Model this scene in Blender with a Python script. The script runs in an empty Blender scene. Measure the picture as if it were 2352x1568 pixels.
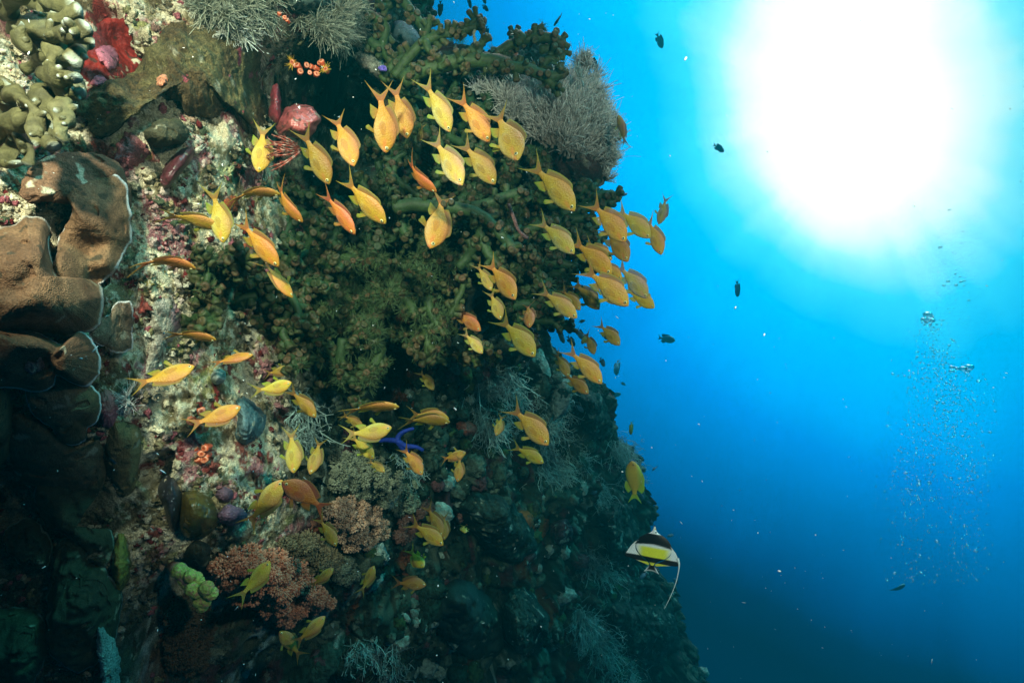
import bpy, math, random
import numpy as np
from mathutils import Vector, Matrix

R = math.radians
sc = bpy.context.scene
col = sc.collection
random.seed(7)
rng = np.random.default_rng(7)

# ------------------------------------------------------------------ camera
cam_d = bpy.data.cameras.new("camera")
cam = bpy.data.objects.new("camera", cam_d)
col.objects.link(cam)
cam.location = (0, 0, 0)
cam.rotation_euler = (R(90), 0, 0)
cam_d.lens = 20
cam_d.sensor_width = 36
cam_d.clip_start = 0.02
cam_d.clip_end = 200
sc.camera = cam
sc.view_settings.view_transform = 'Standard'
sc.view_settings.look = 'None'
sc.view_settings.exposure = 0
sc.view_settings.gamma = 1
sc.render.engine = 'CYCLES'
sc.cycles.use_denoising = True
sc.cycles.max_bounces = 6
sc.cycles.diffuse_bounces = 2
sc.cycles.glossy_bounces = 2
sc.cycles.transmission_bounces = 4
sc.cycles.transparent_max_bounces = 12
sc.cycles.volume_bounces = 0
sc.cycles.sample_clamp_indirect = 3
sc.cycles.caustics_refractive = False
sc.cycles.caustics_reflective = False


def P(u, v, d):
    """point seen at (u, v) of the 2352 x 1568 picture, d metres in front of the camera"""
    return ((u / 2352 - 0.5) * 1.8 * d, d, (0.5 - v / 1568) * 1.2 * d)


def PN(u, v, d):
    u, v, d = np.broadcast_arrays(np.asarray(u, float), np.asarray(v, float), np.asarray(d, float))
    return np.stack([(u / 2352 - 0.5) * 1.8 * d, d, (0.5 - v / 1568) * 1.2 * d], -1)


# ------------------------------------------------------------------ water light (world)
SUN = Vector(P(1972, 252, 1)).normalized()
E2 = SUN.cross(Vector((0, 1, 0))).normalized()
E1 = E2.cross(SUN)
w = bpy.data.worlds.new("World")
sc.world = w
w.use_nodes = True
nt = w.node_tree
nt.nodes.clear()
N = nt.nodes.new
L = nt.links.new
out = N('ShaderNodeOutputWorld')
bg = N('ShaderNodeBackground')
tc = N('ShaderNodeTexCoord')


def vm(op, a, b=None):
    n = N('ShaderNodeVectorMath'); n.operation = op
    for k, x in enumerate((a, b)):
        if x is None: continue
        if isinstance(x, bpy.types.NodeSocket): L(x, n.inputs[k])
        else: n.inputs[k].default_value = x
    return n.outputs['Value'] if op in ('DOT_PRODUCT', 'LENGTH') else n.outputs[0]


def mm(op, a, b=None, c=None):
    n = N('ShaderNodeMath'); n.operation = op
    for k, x in enumerate((a, b, c)):
        if x is None: continue
        if isinstance(x, bpy.types.NodeSocket): L(x, n.inputs[k])
        else: n.inputs[k].default_value = x
    return n.outputs[0]


# the rippled surface of the sea bends the glow of the sun a little out of round
nz = N('ShaderNodeTexNoise'); nz.inputs['Scale'].default_value = 4.5; nz.inputs['Detail'].default_value = 4.5
L(tc.outputs['Generated'], nz.inputs['Vector'])
jit = vm('MULTIPLY', vm('SUBTRACT', nz.outputs['Color'], (.5, .5, .5)), (.09, .09, .09))
DIR = vm('NORMALIZE', vm('ADD', tc.outputs['Generated'], jit))
da = mm('MULTIPLY', vm('DOT_PRODUCT', DIR, tuple(E1)), 1.19)
db = mm('MULTIPLY', vm('DOT_PRODUCT', DIR, tuple(E2)), .83)
dc = mm('SUBTRACT', 1.0, vm('DOT_PRODUCT', DIR, tuple(SUN)))
dist = mm('SQRT', mm('ADD', mm('ADD', mm('MULTIPLY', da, da), mm('MULTIPLY', db, db)), mm('MULTIPLY', dc, dc)))
# shafts of light fan out from it
cmb = N('ShaderNodeCombineXYZ'); L(da, cmb.inputs[0]); L(db, cmb.inputs[1])
rn = N('ShaderNodeTexNoise'); rn.inputs['Scale'].default_value = 4.0; rn.inputs['Detail'].default_value = 3.5
L(vm('NORMALIZE', cmb.outputs[0]), rn.inputs['Vector'])
dist = mm('MULTIPLY', dist, mm('MULTIPLY_ADD', rn.outputs['Fac'], .22, .89))
sep = N('ShaderNodeSeparateXYZ'); L(tc.outputs['Generated'], sep.inputs[0])
# looking down into the deep there is less light
zneg = mm('MAXIMUM', mm('MULTIPLY', sep.outputs['Z'], -1.0), 0.0)
dsum = mm('ADD', dist, mm('MULTIPLY', mm('MULTIPLY', zneg, zneg), 1.25))
cr = N('ShaderNodeValToRGB')
# straight up the bright surface shines down
dsum = mm('SUBTRACT', dsum, mm('MULTIPLY', mm('MAXIMUM', mm('SUBTRACT', sep.outputs['Z'], .58), 0.0), 2.3))
L(dsum, cr.inputs[0])
RAMP = [(0.00, (7, 3, 3)), (0.12, (3.6, 1.6, 1.55)), (0.168, (2.3, 1.10, 1.08)), (0.200, (.85, .95, 1.08)),
        (0.25, (.10, .71, 1.05)), (0.31, (.0, .52, 1.0)), (0.40, (.0, .41, .96)), (0.50, (.0, .25, .74)),
        (0.635, (.0, .145, .43)), (0.82, (.0, .052, .18)), (0.90, (.0, .020, .07)), (1.0, (.0, .010, .035))]
while len(cr.color_ramp.elements) < len(RAMP):
    cr.color_ramp.elements.new(0.5)
for e, (p, c) in zip(cr.color_ramp.elements, RAMP):
    e.position = p
    e.color = (*c, 1)
cr.color_ramp.interpolation = 'LINEAR'
L(cr.outputs[0], bg.inputs[0])
bg.inputs[1].default_value = 2.4
L(bg.outputs[0], out.inputs[0])

# ------------------------------------------------------------------ lights
sd = bpy.data.lights.new("sun", 'SUN')
sd.energy = 2.4
sd.angle = R(12)
sd.color = (.16, .92, .85)
so = bpy.data.objects.new("sun", sd)
col.objects.link(so)
so.rotation_euler = Vector((.60, .0, .80)).normalized().to_track_quat('Z', 'Y').to_euler()


def strobe(loc, target, power, cone, blend, color):
    """underwater flash on an arm of the photographer's camera"""
    ld = bpy.data.lights.new("strobe", 'SPOT')
    ld.energy = power
    ld.color = color
    ld.spot_size = R(cone)
    ld.spot_blend = blend
    ld.shadow_soft_size = 0.035
    o = bpy.data.objects.new("strobe", ld)
    col.objects.link(o)
    o.location = loc
    o.rotation_euler = (Vector(loc) - Vector(target)).to_track_quat('Z', 'Y').to_euler()


strobe((-0.34, 0.04, 0.60), P(500, 380, 1.15), 135, 62, 0.30, (1.0, .86, .64))
strobe((0.50, 0.00, 0.42), P(1320, 680, 1.3), 70, 84, 0.8, (1.0, .88, .70))

# ------------------------------------------------------------------ noise
_p = np.random.default_rng(3).permutation(256)
PERM = np.concatenate([_p, _p]).astype(np.int32)
_g = np.random.default_rng(4).normal(size=(256, 3))
GRAD = (_g / np.linalg.norm(_g, axis=1)[:, None])


def perlin(p):
    i = np.floor(p).astype(np.int64)
    f = p - i
    i &= 255
    s = f * f * f * (f * (f * 6 - 15) + 10)
    res = 0
    for dx in (0, 1):
        for dy in (0, 1):
            for dz_ in (0, 1):
                h = PERM[(PERM[(PERM[(i[..., 0] + dx) & 255] + i[..., 1] + dy) & 255] + i[..., 2] + dz_) & 255]
                g = GRAD[h]
                dd = g[..., 0] * (f[..., 0] - dx) + g[..., 1] * (f[..., 1] - dy) + g[..., 2] * (f[..., 2] - dz_)
                wx = s[..., 0] if dx else 1 - s[..., 0]
                wy = s[..., 1] if dy else 1 - s[..., 1]
                wz = s[..., 2] if dz_ else 1 - s[..., 2]
                res = res + dd * wx * wy * wz
    return res * 1.6


def fbm(p, f, o=3, seed=0):
    p = np.asarray(p, float) * f + seed * 17.31
    a, t, s = 1.0, 0, 0
    for _ in range(o):
        s = s + a * perlin(p)
        t += a
        a *= .5
        p = p * 2.03 + 11.7
    return s / t


def ridge(p, f, o=3, seed=0):
    p = np.asarray(p, float) * f + seed * 17.31
    a, t, s = 1.0, 0, 0
    for _ in range(o):
        s = s + a * (1 - np.abs(perlin(p)) * 2)
        t += a
        a *= .5
        p = p * 2.03 + 11.7
    return s / t


def cells(p, f, seed=0, jitter=1.0):
    """distance to the nearest and second nearest scattered cell centre"""
    p = np.asarray(p, float) * f + seed * 7.7
    i = np.floor(p).astype(np.int64)
    d1 = np.full(p.shape[:-1], 9.0)
    d2 = d1.copy()
    for dx in (-1, 0, 1):
        for dy in (-1, 0, 1):
            for dz_ in (-1, 0, 1):
                c = i + np.array([dx, dy, dz_])
                h = PERM[(PERM[(PERM[c[..., 0] & 255] + c[..., 1]) & 255] + c[..., 2]) & 255]
                q = c + 0.5 + GRAD[h] * .5 * jitter
                d = np.linalg.norm(q - p, axis=-1)
                n1 = d < d1
                d2 = np.where(n1, d1, np.minimum(d2, d))
                d1 = np.where(n1, d, d1)
    return d1, d2


def sstep(a, b, x):
    t = np.clip((x - a) / (b - a), 0, 1)
    return t * t * (3 - 2 * t)


def mixc(a, b, t):
    return a * (1 - t[..., None]) + np.asarray(b, float) * t[..., None]


# ------------------------------------------------------------------ mesh helpers
def add_mesh(name, V, F, C=None, mat=None, parent=None, smooth=True):
    """V (n,3); F list of face arrays (k,3) / (k,4); C (n,3) natural colour of each vertex"""
    V = np.asarray(V, np.float32)
    if not isinstance(F, list):
        F = [F]
    F = [np.asarray(f, np.int32) for f in F if len(f)]
    me = bpy.data.meshes.new(name)
    me.vertices.add(len(V))
    me.vertices.foreach_set('co', V.ravel())
    li = np.concatenate([f.ravel() for f in F])
    cnt = np.concatenate([np.full(len(f), f.shape[1], np.int32) for f in F])
    st = np.concatenate([[0], np.cumsum(cnt)[:-1]]).astype(np.int32)
    me.loops.add(len(li))
    me.loops.foreach_set('vertex_index', li)
    me.polygons.add(len(cnt))
    me.polygons.foreach_set('loop_start', st)
    me.polygons.foreach_set('loop_total', cnt)
    me.polygons.foreach_set('use_smooth', np.full(len(cnt), smooth))
    if C is not None:
        a = me.color_attributes.new('Col', 'FLOAT_COLOR', 'POINT')
        cc = np.ones((len(V), 4), np.float32)
        cc[:, :3] = np.clip(C, 0, 1)
        a.data.foreach_set('color', cc.ravel())
    me.update(calc_edges=True)
    me.validate()
    if mat is not None:
        me.materials.append(mat)
    o = bpy.data.objects.new(name, me)
    col.objects.link(o)
    if parent is not None:
        o.parent = parent
    return o


class MB:
    def __init__(s):
        s.V, s.F4, s.F3, s.C, s.n = [], [], [], [], 0

    def add(s, V, F, C):
        V = np.asarray(V, float)
        F = np.asarray(F)
        s.V.append(V)
        C = np.asarray(C, float)
        if C.ndim == 1:
            C = np.tile(C, (len(V), 1))
        s.C.append(C)
        (s.F4 if F.shape[1] == 4 else s.F3).append(F + s.n)
        s.n += len(V)
        return s

    def build(s, name, mat, parent=None, smooth=True):
        F = [np.concatenate(x) for x in (s.F4, s.F3) if x]
        return add_mesh(name, np.concatenate(s.V), F, np.concatenate(s.C), mat, parent, smooth)


def empty(name, loc=(0, 0, 0)):
    o = bpy.data.objects.new(name, None)
    o.empty_display_size = 0.02
    o.location = loc
    col.objects.link(o)
    return o


def tag(o, label=None, cat=None, group=None, kind=None):
    if label: o['label'] = label
    if cat: o['category'] = cat
    if group: o['group'] = group
    if kind: o['kind'] = kind
    return o


def grid_faces(nu, nv, wrap=False):
    """quads of a (nv rows, nu columns) grid; wrap closes each row"""
    j, i = np.meshgrid(np.arange(nv - 1), np.arange(nu if wrap else nu - 1), indexing='ij')
    i2 = (i + 1) % nu
    return np.stack([j * nu + i, j * nu + i2, (j + 1) * nu + i2, (j + 1) * nu + i], -1).reshape(-1, 4)


def tube(pts, rad, k=8, cap=True):
    """V, F4 of a tube along pts with radii rad (frames carried along)"""
    pts = np.asarray(pts, float)
    n = len(pts)
    T = np.gradient(pts, axis=0)
    T /= np.linalg.norm(T, axis=1)[:, None] + 1e-12
    a = np.array([0, 0, 1.0]) if abs(T[0, 2]) < .9 else np.array([1.0, 0, 0])
    U = np.zeros_like(pts)
    for i in range(n):
        a = a - T[i] * a.dot(T[i])
        a /= np.linalg.norm(a) + 1e-12
        U[i] = a
    B = np.cross(T, U)
    th = np.arange(k) / k * 2 * np.pi
    r = np.asarray(rad, float) * np.ones(n)
    V = pts[:, None] + r[:, None, None] * (np.cos(th)[None, :, None] * U[:, None] + np.sin(th)[None, :, None] * B[:, None])
    V = V.reshape(-1, 3)
    F = grid_faces(k, n, True)
    if cap:
        V = np.vstack([V, pts[0] - T[0] * r[0] * .3, pts[-1] + T[-1] * r[-1] * .5])
        m = len(V)
        i = np.arange(k)
        c1 = np.stack([np.full(k, m - 2), (i + 1) % k, i, i], -1)
        e = (n - 1) * k
        c2 = np.stack([np.full(k, m - 1), e + i, e + (i + 1) % k, e + (i + 1) % k], -1)
        # degenerate quads are written as triangles by the caller
        return V, F, np.vstack([c1[:, :3], c2[:, :3]])
    return V, F, np.zeros((0, 3), int)


def add_tube(mb, pts, rad, C, k=8, noise=0, nf=60):
    V, F, F3 = tube(pts, rad, k)
    if noise:
        V = V + noise * np.stack([fbm(V, nf, 2, 1), fbm(V, nf, 2, 2), fbm(V, nf, 2, 3)], -1)
    C = np.asarray(C, float)
    if C.ndim == 2:
        cc = np.repeat(C, k, axis=0)
        cc = np.vstack([cc, C[0], C[-1]])
    else:
        cc = np.tile(C, (len(V), 1))
    base = mb.n
    mb.V.append(V); mb.C.append(cc); mb.F4.append(F + base); mb.F3.append(F3 + base)
    mb.n += len(V)


def spline(pts, n):
    """smooth resampling of a polyline (Catmull-Rom)"""
    p = np.asarray(pts, float)
    if len(p) < 3:
        t = np.linspace(0, 1, n)[:, None]
        return p[0] * (1 - t) + p[-1] * t
    q = np.vstack([2 * p[0] - p[1], p, 2 * p[-1] - p[-2]])
    t = np.linspace(0, len(p) - 1 - 1e-9, n)
    i = t.astype(int)
    f = (t - i)[:, None]
    a, b, c, d = q[i], q[i + 1], q[i + 2], q[i + 3]
    return .5 * (2 * b + (c - a) * f + (2 * a - 5 * b + 4 * c - d) * f ** 2 + (3 * b - a - 3 * c + d) * f ** 3)


def closed_spline(pts, n):
    p = np.asarray(pts, float)
    m = len(p)
    t = np.linspace(0, m, n, endpoint=False)
    i = t.astype(int)
    f = (t - i)[:, None]
    a, b, c, d = p[(i - 1) % m], p[i % m], p[(i + 1) % m], p[(i + 2) % m]
    return .5 * (2 * b + (c - a) * f + (2 * a - 5 * b + 4 * c - d) * f ** 2 + (3 * b - a - 3 * c + d) * f ** 3)


# unit icosphere
def ico(sub):
    t = (1 + 5 ** .5) / 2
    v = [(-1, t, 0), (1, t, 0), (-1, -t, 0), (1, -t, 0), (0, -1, t), (0, 1, t), (0, -1, -t), (0, 1, -t), (t, 0, -1), (t, 0, 1), (-t, 0, -1), (-t, 0, 1)]
    f = [(0, 11, 5), (0, 5, 1), (0, 1, 7), (0, 7, 10), (0, 10, 11), (1, 5, 9), (5, 11, 4), (11, 10, 2), (10, 7, 6), (7, 1, 8), (3, 9, 4), (3, 4, 2), (3, 2, 6), (3, 6, 8), (3, 8, 9), (4, 9, 5), (2, 4, 11), (6, 2, 10), (8, 6, 7), (9, 8, 1)]
    v = [np.array(x, float) / np.linalg.norm(x) for x in v]
    for _ in range(sub):
        cache, nf = {}, []

        def mid(a, b):
            k = (min(a, b), max(a, b))
            if k not in cache:
                m = v[a] + v[b]
                v.append(m / np.linalg.norm(m))
                cache[k] = len(v) - 1
            return cache[k]
        for a, b, c in f:
            ab, bc, ca = mid(a, b), mid(b, c), mid(c, a)
            nf += [(a, ab, ca), (b, bc, ab), (c, ca, bc), (ab, bc, ca)]
        f = nf
    return np.array(v), np.array(f)


ICO = [ico(k) for k in range(4)]


def scatter(mb, pos, size, lvl, C, noise=0.25, stretch=None, sdir=None):
    """many small lumps of ICO[lvl] at pos (n,3); C (n,3)"""
    V0, F0 = ICO[lvl]
    n = len(pos)
    s = np.asarray(size, float) * np.ones(n)
    q = rng.normal(size=(n, 4)); q /= np.linalg.norm(q, axis=1)[:, None]
    a, b, c, d = q.T
    M = np.stack([np.stack([1 - 2 * (c * c + d * d), 2 * (b * c - a * d), 2 * (b * d + a * c)], -1),
                  np.stack([2 * (b * c + a * d), 1 - 2 * (b * b + d * d), 2 * (c * d - a * b)], -1),
                  np.stack([2 * (b * d - a * c), 2 * (c * d + a * b), 1 - 2 * (b * b + c * c)], -1)], 1)
    W = np.repeat(V0[None], n, 0) * (1 + noise * rng.normal(size=(n, len(V0), 1)))
    W = np.einsum('nij,nkj->nki', M, W)
    if stretch is not None:
        sd_ = np.asarray(sdir)
        W = W + sd_[:, None] * (np.einsum('nki,ni->nk', W, sd_) * stretch)[..., None]
    W = pos[:, None] + W * s[:, None, None]
    F = (F0[None] + (np.arange(n) * len(V0))[:, None, None]).reshape(-1, 3)
    mb.add(W.reshape(-1, 3), F, np.repeat(np.asarray(C), len(V0), 0))


# ------------------------------------------------------------------ materials
def vmat(name, rough=.8, clear=0, nscale=120, namt=.5, bscale=200, bump=.4, dist=.003, spec=.3, sss=0, tint=False, transl=0, scales=0):
    """procedural surface: natural colour times fine mottling, fine relief"""
    m = bpy.data.materials.new(name)
    m.use_nodes = True
    t = m.node_tree
    b = t.nodes['Principled BSDF']
    o = t.nodes['Material Output']
    at = t.nodes.new('ShaderNodeAttribute'); at.attribute_name = 'Col'
    co = t.nodes.new('ShaderNodeTexCoord')
    n1 = t.nodes.new('ShaderNodeTexNoise'); n1.inputs['Scale'].default_value = nscale; n1.inputs['Detail'].default_value = 4
    t.links.new(co.outputs['Object'], n1.inputs['Vector'])
    mr = t.nodes.new('ShaderNodeMapRange')
    mr.inputs['From Min'].default_value = .3; mr.inputs['From Max'].default_value = .7
    mr.inputs['To Min'].default_value = 1 - namt; mr.inputs['To Max'].default_value = 1 + namt
    t.links.new(n1.outputs['Fac'], mr.inputs['Value'])
    mu = t.nodes.new('ShaderNodeVectorMath'); mu.operation = 'MULTIPLY'
    t.links.new(at.outputs['Color'], mu.inputs[0]); t.links.new(mr.outputs[0], mu.inputs[1])
    cur = mu.outputs[0]
    if tint:
        oi = t.nodes.new('ShaderNodeObjectInfo')
        m2 = t.nodes.new('ShaderNodeVectorMath'); m2.operation = 'MULTIPLY'
        t.links.new(cur, m2.inputs[0]); t.links.new(oi.outputs['Color'], m2.inputs[1])
        cur = m2.outputs[0]
    t.links.new(cur, b.inputs['Base Color'])
    b.inputs['Roughness'].default_value = rough
    b.inputs['Specular IOR Level'].default_value = spec
    if bump:
        if scales:
            n2 = t.nodes.new('ShaderNodeTexVoronoi'); n2.inputs['Scale'].default_value = scales
            h = n2.outputs['Distance']
        else:
            n2 = t.nodes.new('ShaderNodeTexNoise'); n2.inputs['Scale'].default_value = bscale; n2.inputs['Detail'].default_value = 3
            h = n2.outputs['Fac']
        t.links.new(co.outputs['Object'], n2.inputs['Vector'])
        bp = t.nodes.new('ShaderNodeBump'); bp.inputs['Strength'].default_value = bump; bp.inputs['Distance'].default_value = dist
        t.links.new(h, bp.inputs['Height']); t.links.new(bp.outputs[0], b.inputs['Normal'])
    if transl:
        tr = t.nodes.new('ShaderNodeBsdfTranslucent')
        t.links.new(cur, tr.inputs[0])
        mx = t.nodes.new('ShaderNodeMixShader'); mx.inputs[0].default_value = transl
        t.links.new(b.outputs[0], mx.inputs[1]); t.links.new(tr.outputs[0], mx.inputs[2])
        t.links.new(mx.outputs[0], o.inputs[0])
        if clear:
            tp = t.nodes.new('ShaderNodeBsdfTransparent')
            m3 = t.nodes.new('ShaderNodeMixShader'); m3.inputs[0].default_value = clear
            t.links.new(mx.outputs[0], m3.inputs[1]); t.links.new(tp.outputs[0], m3.inputs[2])
            t.links.new(m3.outputs[0], o.inputs[0])
    return m


M_ROCK = vmat('reef rock', .9, 0, 300, .5, 380, 1.0, .006, .2)
M_FAR = vmat('overgrown rock', .95, 0, 60, .5, 70, .8, .02, .1)
M_CORAL = vmat('stony coral', .8, 0, 420, .35, 480, .6, .002, .15, scales=520)
M_LEAF = vmat('leathery coral', .65, 0, 110, .35, 420, .8, .002, .35, transl=.12)
M_TUBE = vmat('tube coral', .6, 0, 160, .35, 350, .45, .002, .35)
M_TENT = vmat('tentacles', .5, 0, 200, .3, 0, 0, 0, .4, transl=.3)
M_SOFT = vmat('soft coral', .7, 0, 300, .25, 0, 0, 0, .25, transl=.15)
M_SPONGE = vmat('sponge', .7, 0, 150, .3, 300, .6, .003, .3)
M_WET = vmat('slick skin', .35, 0, 60, .25, 300, .2, .001, .5)
M_FISH = vmat('fish skin', .48, 0, 14, .06, 0, .25, .006, .35, tint=True, scales=42)
M_FIN = vmat('fish fin', .5, .22, 30, .1, 60, .2, .004, .35, tint=True, transl=.45)
M_PFIN = vmat('clear fish fin', .4, .82, 30, .1, 0, 0, 0, .4, tint=True, transl=.5)
M_IDOL = vmat('banded fish skin', .45, 0, 40, .05, 60, .15, .004, .35)
M_DARK = vmat('dark fish skin', .5, 0, 14, .15, 40, .2, .01, .35, tint=True)
M_DARKFIN = vmat('dark fish fin', .5, 0, 14, .15, 0, 0, 0, .3, transl=.3, tint=True)
M_EYE = vmat('eye', .15, 0, 10, .02, 0, 0, 0, .6)

# ------------------------------------------------------------------ shape of the reef wall
# distance of the wall from the camera (u, v, metres)
CTL = np.array([
    (-500, -300, .62), (-500, 500, .55), (-500, 1100, .70), (-500, 1900, .75),
    (0, -300, .95), (0, 100, .86), (0, 500, .80), (0, 800, .78), (0, 1000, .84), (0, 1150, 1.02), (0, 1400, .98), (0, 1700, .95),
    (200, 100, .98), (200, 400, .92), (200, 700, .87), (200, 950, .90), (220, 1120, 1.06), (200, 1400, 1.0), (250, 1700, 1.05),
    (350, -300, 1.15), (400, 50, 1.05), (400, 300, 1.03), (400, 600, 1.05), (380, 850, 1.06), (350, 1100, 1.07), (350, 1300, 1.12), (400, 1500, 1.30), (400, 1800, 1.4),
    (600, -300, 1.3), (600, 50, 1.18), (600, 300, 1.20), (600, 550, 1.27), (580, 800, 1.32), (560, 1000, 1.22), (540, 1180, 1.18), (600, 1350, 1.38), (600, 1500, 1.55), (600, 1800, 1.7),
    (760, 100, 1.32), (760, 250, 2.35), (760, 450, 1.75), (800, 700, 1.62), (760, 900, 1.62), (760, 1100, 1.50), (780, 1300, 1.62), (800, 1500, 1.85), (800, 1800, 2.0),
    (900, -300, 1.7), (930, 20, 1.62), (900, 220, 2.2), (960, 500, 1.68), (1000, 700, 1.75), (1000, 900, 1.95), (960, 1050, 1.85), (1000, 1250, 2.0), (1000, 1450, 2.15), (1050, 1800, 2.4),
    (1150, 100, 1.9), (1150, 300, 1.7), (1150, 600, 1.75), (1150, 800, 2.2), (1180, 1000, 2.5), (1200, 1200, 2.6), (1250, 1450, 2.8), (1300, 1800, 3.1),
    (1300, 300, 1.8), (1260, 600, 1.95), (1280, 780, 2.5), (1350, 950, 3.0), (1400, 1100, 3.3), (1440, 1300, 3.7), (1500, 1500, 4.1), (1600, 1800, 4.6)])
_x = CTL[:, :2] / 400


def _solve():
    n = len(_x)
    K = np.linalg.norm(_x[:, None] - _x[None], axis=-1)
    A = np.zeros((n + 3, n + 3))
    A[:n, :n] = K - 0.02 * np.eye(n)
    A[:n, n] = 1; A[:n, n + 1:] = _x
    A[n, :n] = 1; A[n + 1:, :n] = _x.T
    return np.linalg.solve(A, np.concatenate([CTL[:, 2], [0, 0, 0]]))


_w = _solve()


def WD(u, v):
    """mean distance of the wall at (u, v)"""
    q = np.stack(np.broadcast_arrays(np.asarray(u, float), np.asarray(v, float)), -1) / 400
    sh = q.shape[:-1]
    q = q.reshape(-1, 2)
    r = np.zeros(len(q))
    for a in range(0, len(q), 60000):
        b = q[a:a + 60000]
        K = np.linalg.norm(b[:, None] - _x[None], axis=-1)
        r[a:a + 60000] = K @ _w[:len(_x)] + _w[len(_x)] + b @ _w[len(_x) + 1:]
    return r.reshape(sh)


SIL = np.array([(-400, 900), (0, 935), (60, 950), (110, 1010), (150, 1230), (300, 1290), (420, 1290), (600, 1235), (740, 1225), (780, 1240), (830, 1290), (870, 1325), (892, 1372), (920, 1396),
                (960, 1404), (1000, 1400), (1012, 1404), (1022, 1432), (1050, 1450), (1085, 1456), (1105, 1450), (1130, 1472), (1180, 1486), (1205, 1488), (1222, 1474), (1270, 1490), (1320, 1502), (1340, 1532),
                (1380, 1550), (1430, 1556), (1450, 1550), (1470, 1572), (1520, 1586), (1540, 1602), (1600, 1612), (1950, 1740)], float)


def sil(v):
    return np.interp(v, SIL[:, 0], SIL[:, 1])


OUT = np.array([.36, -.92, .08]); OUT /= np.linalg.norm(OUT)


def build_wall():
    nu, nv, nb = 900, 640, 50
    v = np.linspace(-420, 1980, nv)[:, None] * np.ones((1, nu))
    a = np.linspace(0, 1, nu)[None] ** .92
    us = sil(v)
    us = us + (12 + 4 * sstep(760, 900, v)) * fbm(np.stack([v * .011, v * 0 + 3.3, v * 0], -1), 1, 5)
    u = -520 + (us + 520) * a
    D = WD(u, v)
    e = np.clip((a - .84) / .16, 0, 1)
    Rr = .14 * D
    D = D + Rr * (1 - np.sqrt(np.clip(1 - e ** 2, 0, 1)))
    Pm = PN(u, v, D)
    # behind the silhouette the reef runs on away from us and back to the left
    k = np.linspace(0, 1, nb + 1)[1:][None, :, None]
    edge = Pm[:, -1:, :]
    back = edge + np.array([-.35, 3.2, 0]) * k * (.25 + .75 * k)
    Pm = np.concatenate([Pm, back], 1)
    D = np.concatenate([D, back[..., 1]], 1)
    uu = np.concatenate([u, np.repeat(u[:, -1:], nb, 1)], 1)
    vv = np.concatenate([v, np.repeat(v[:, -1:], nb, 1)], 1)
    n = nu + nb
    p = Pm.reshape(-1, 3)
    D = D.ravel(); uu = uu.ravel(); vv = vv.ravel()
    far = sstep(1.25, 2.3, D)
    # relief: buttresses, lumps, holes and crust
    d1, d2 = cells(p + .05 * np.stack([fbm(p, 6, 2, 5), fbm(p, 6, 2, 6), fbm(p, 6, 2, 7)], -1), 7, 1)
    d3, d4 = cells(p, 24, 2)
    disp = (.02 + .18 * far) * fbm(p, 2.2, 2, 1)
    disp += (.022 + .10 * far) * fbm(p, 6.5, 3, 2)
    disp += (.014 + .09 * far) * (.5 - np.minimum(d1, 1)) * 1.3
    disp += (.016 + .02 * far) * ridge(p, 17, 3, 3)
    disp += (.006 + .006 * far) * (.5 - np.minimum(d3, 1)) * 1.6
    disp += .0055 * fbm(p, 75, 3, 4) * (1 - .3 * far) + .0035 * fbm(p, 240, 2, 9) * (1 - far)
    disp += far * .10 * ridge(p * np.array([1, 1, 1.8]), 2.6, 4, 12) + far * .05 * (sstep(-.1, .1, fbm(p, 5, 3, 13)) - .5)
    hole = sstep(.28, .52, fbm(p, 9, 2, 8))
    disp -= hole * (.075 + .10 * far)
    o = OUT[None] * np.ones((len(p), 1))
    q = p + o * disp[:, None]
    # colours of what grows on it
    f1 = fbm(p, 11, 4, 20); f2 = fbm(p, 16, 4, 21); f3 = fbm(p, 30, 3, 22); f4 = fbm(p, 9, 3, 23); f5 = fbm(p, 90, 2, 24); f6 = fbm(p, 22, 3, 25)
    C = np.tile([.20, .16, .085], (len(p), 1))
    C = mixc(C, (.66, .56, .38), sstep(-.20, .04, f1 + .25 * f5))
    C = mixc(C, (.10, .07, .035), sstep(.16, .28, f2 + .15 * f5))
    C = mixc(C, (.36, .15, .155), sstep(.18, .28, f4 + .3 * f5))
    C = mixc(C, (.20, .02, .02), sstep(.20, .30, f6 + .2 * f5) * .9)
    C = mixc(C, (.035, .06, .03), sstep(.30, .38, f3) * .8)
    C = mixc(C, (.30, .32, .10), sstep(.26, .34, fbm(p, 13, 3, 27)) * .6)
    C = mixc(C, (.66, .64, .52), sstep(.10, .3, f5 + .4 * f3) * .5)
    # darker turf and sponge further along, pale hydroid threads and teal highlights painted over it
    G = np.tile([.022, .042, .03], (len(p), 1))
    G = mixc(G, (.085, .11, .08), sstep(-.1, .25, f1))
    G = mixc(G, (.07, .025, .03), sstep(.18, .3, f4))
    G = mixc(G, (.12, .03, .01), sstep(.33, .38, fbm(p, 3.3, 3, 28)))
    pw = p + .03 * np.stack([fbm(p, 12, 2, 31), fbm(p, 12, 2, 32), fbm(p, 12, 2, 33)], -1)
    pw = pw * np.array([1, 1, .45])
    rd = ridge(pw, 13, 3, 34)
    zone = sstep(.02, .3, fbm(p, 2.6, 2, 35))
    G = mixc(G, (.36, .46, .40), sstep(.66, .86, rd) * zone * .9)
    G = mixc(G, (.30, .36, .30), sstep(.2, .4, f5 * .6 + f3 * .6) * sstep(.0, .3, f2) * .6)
    # the middle of the picture, under the tube coral, takes these darker colours too
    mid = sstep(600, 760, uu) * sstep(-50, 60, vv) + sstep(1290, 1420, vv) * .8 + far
    shade_ll = sstep(1010, 1080, vv - 0 * uu) * sstep(300, 250, uu)  # shade of the lower left corner, painted into the rock colour
    C = mixc(C, np.array([.045, .05, .03]), np.clip(shade_ll, 0, 1) * .8)
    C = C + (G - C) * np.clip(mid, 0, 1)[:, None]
    F = grid_faces(n, nv)
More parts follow.
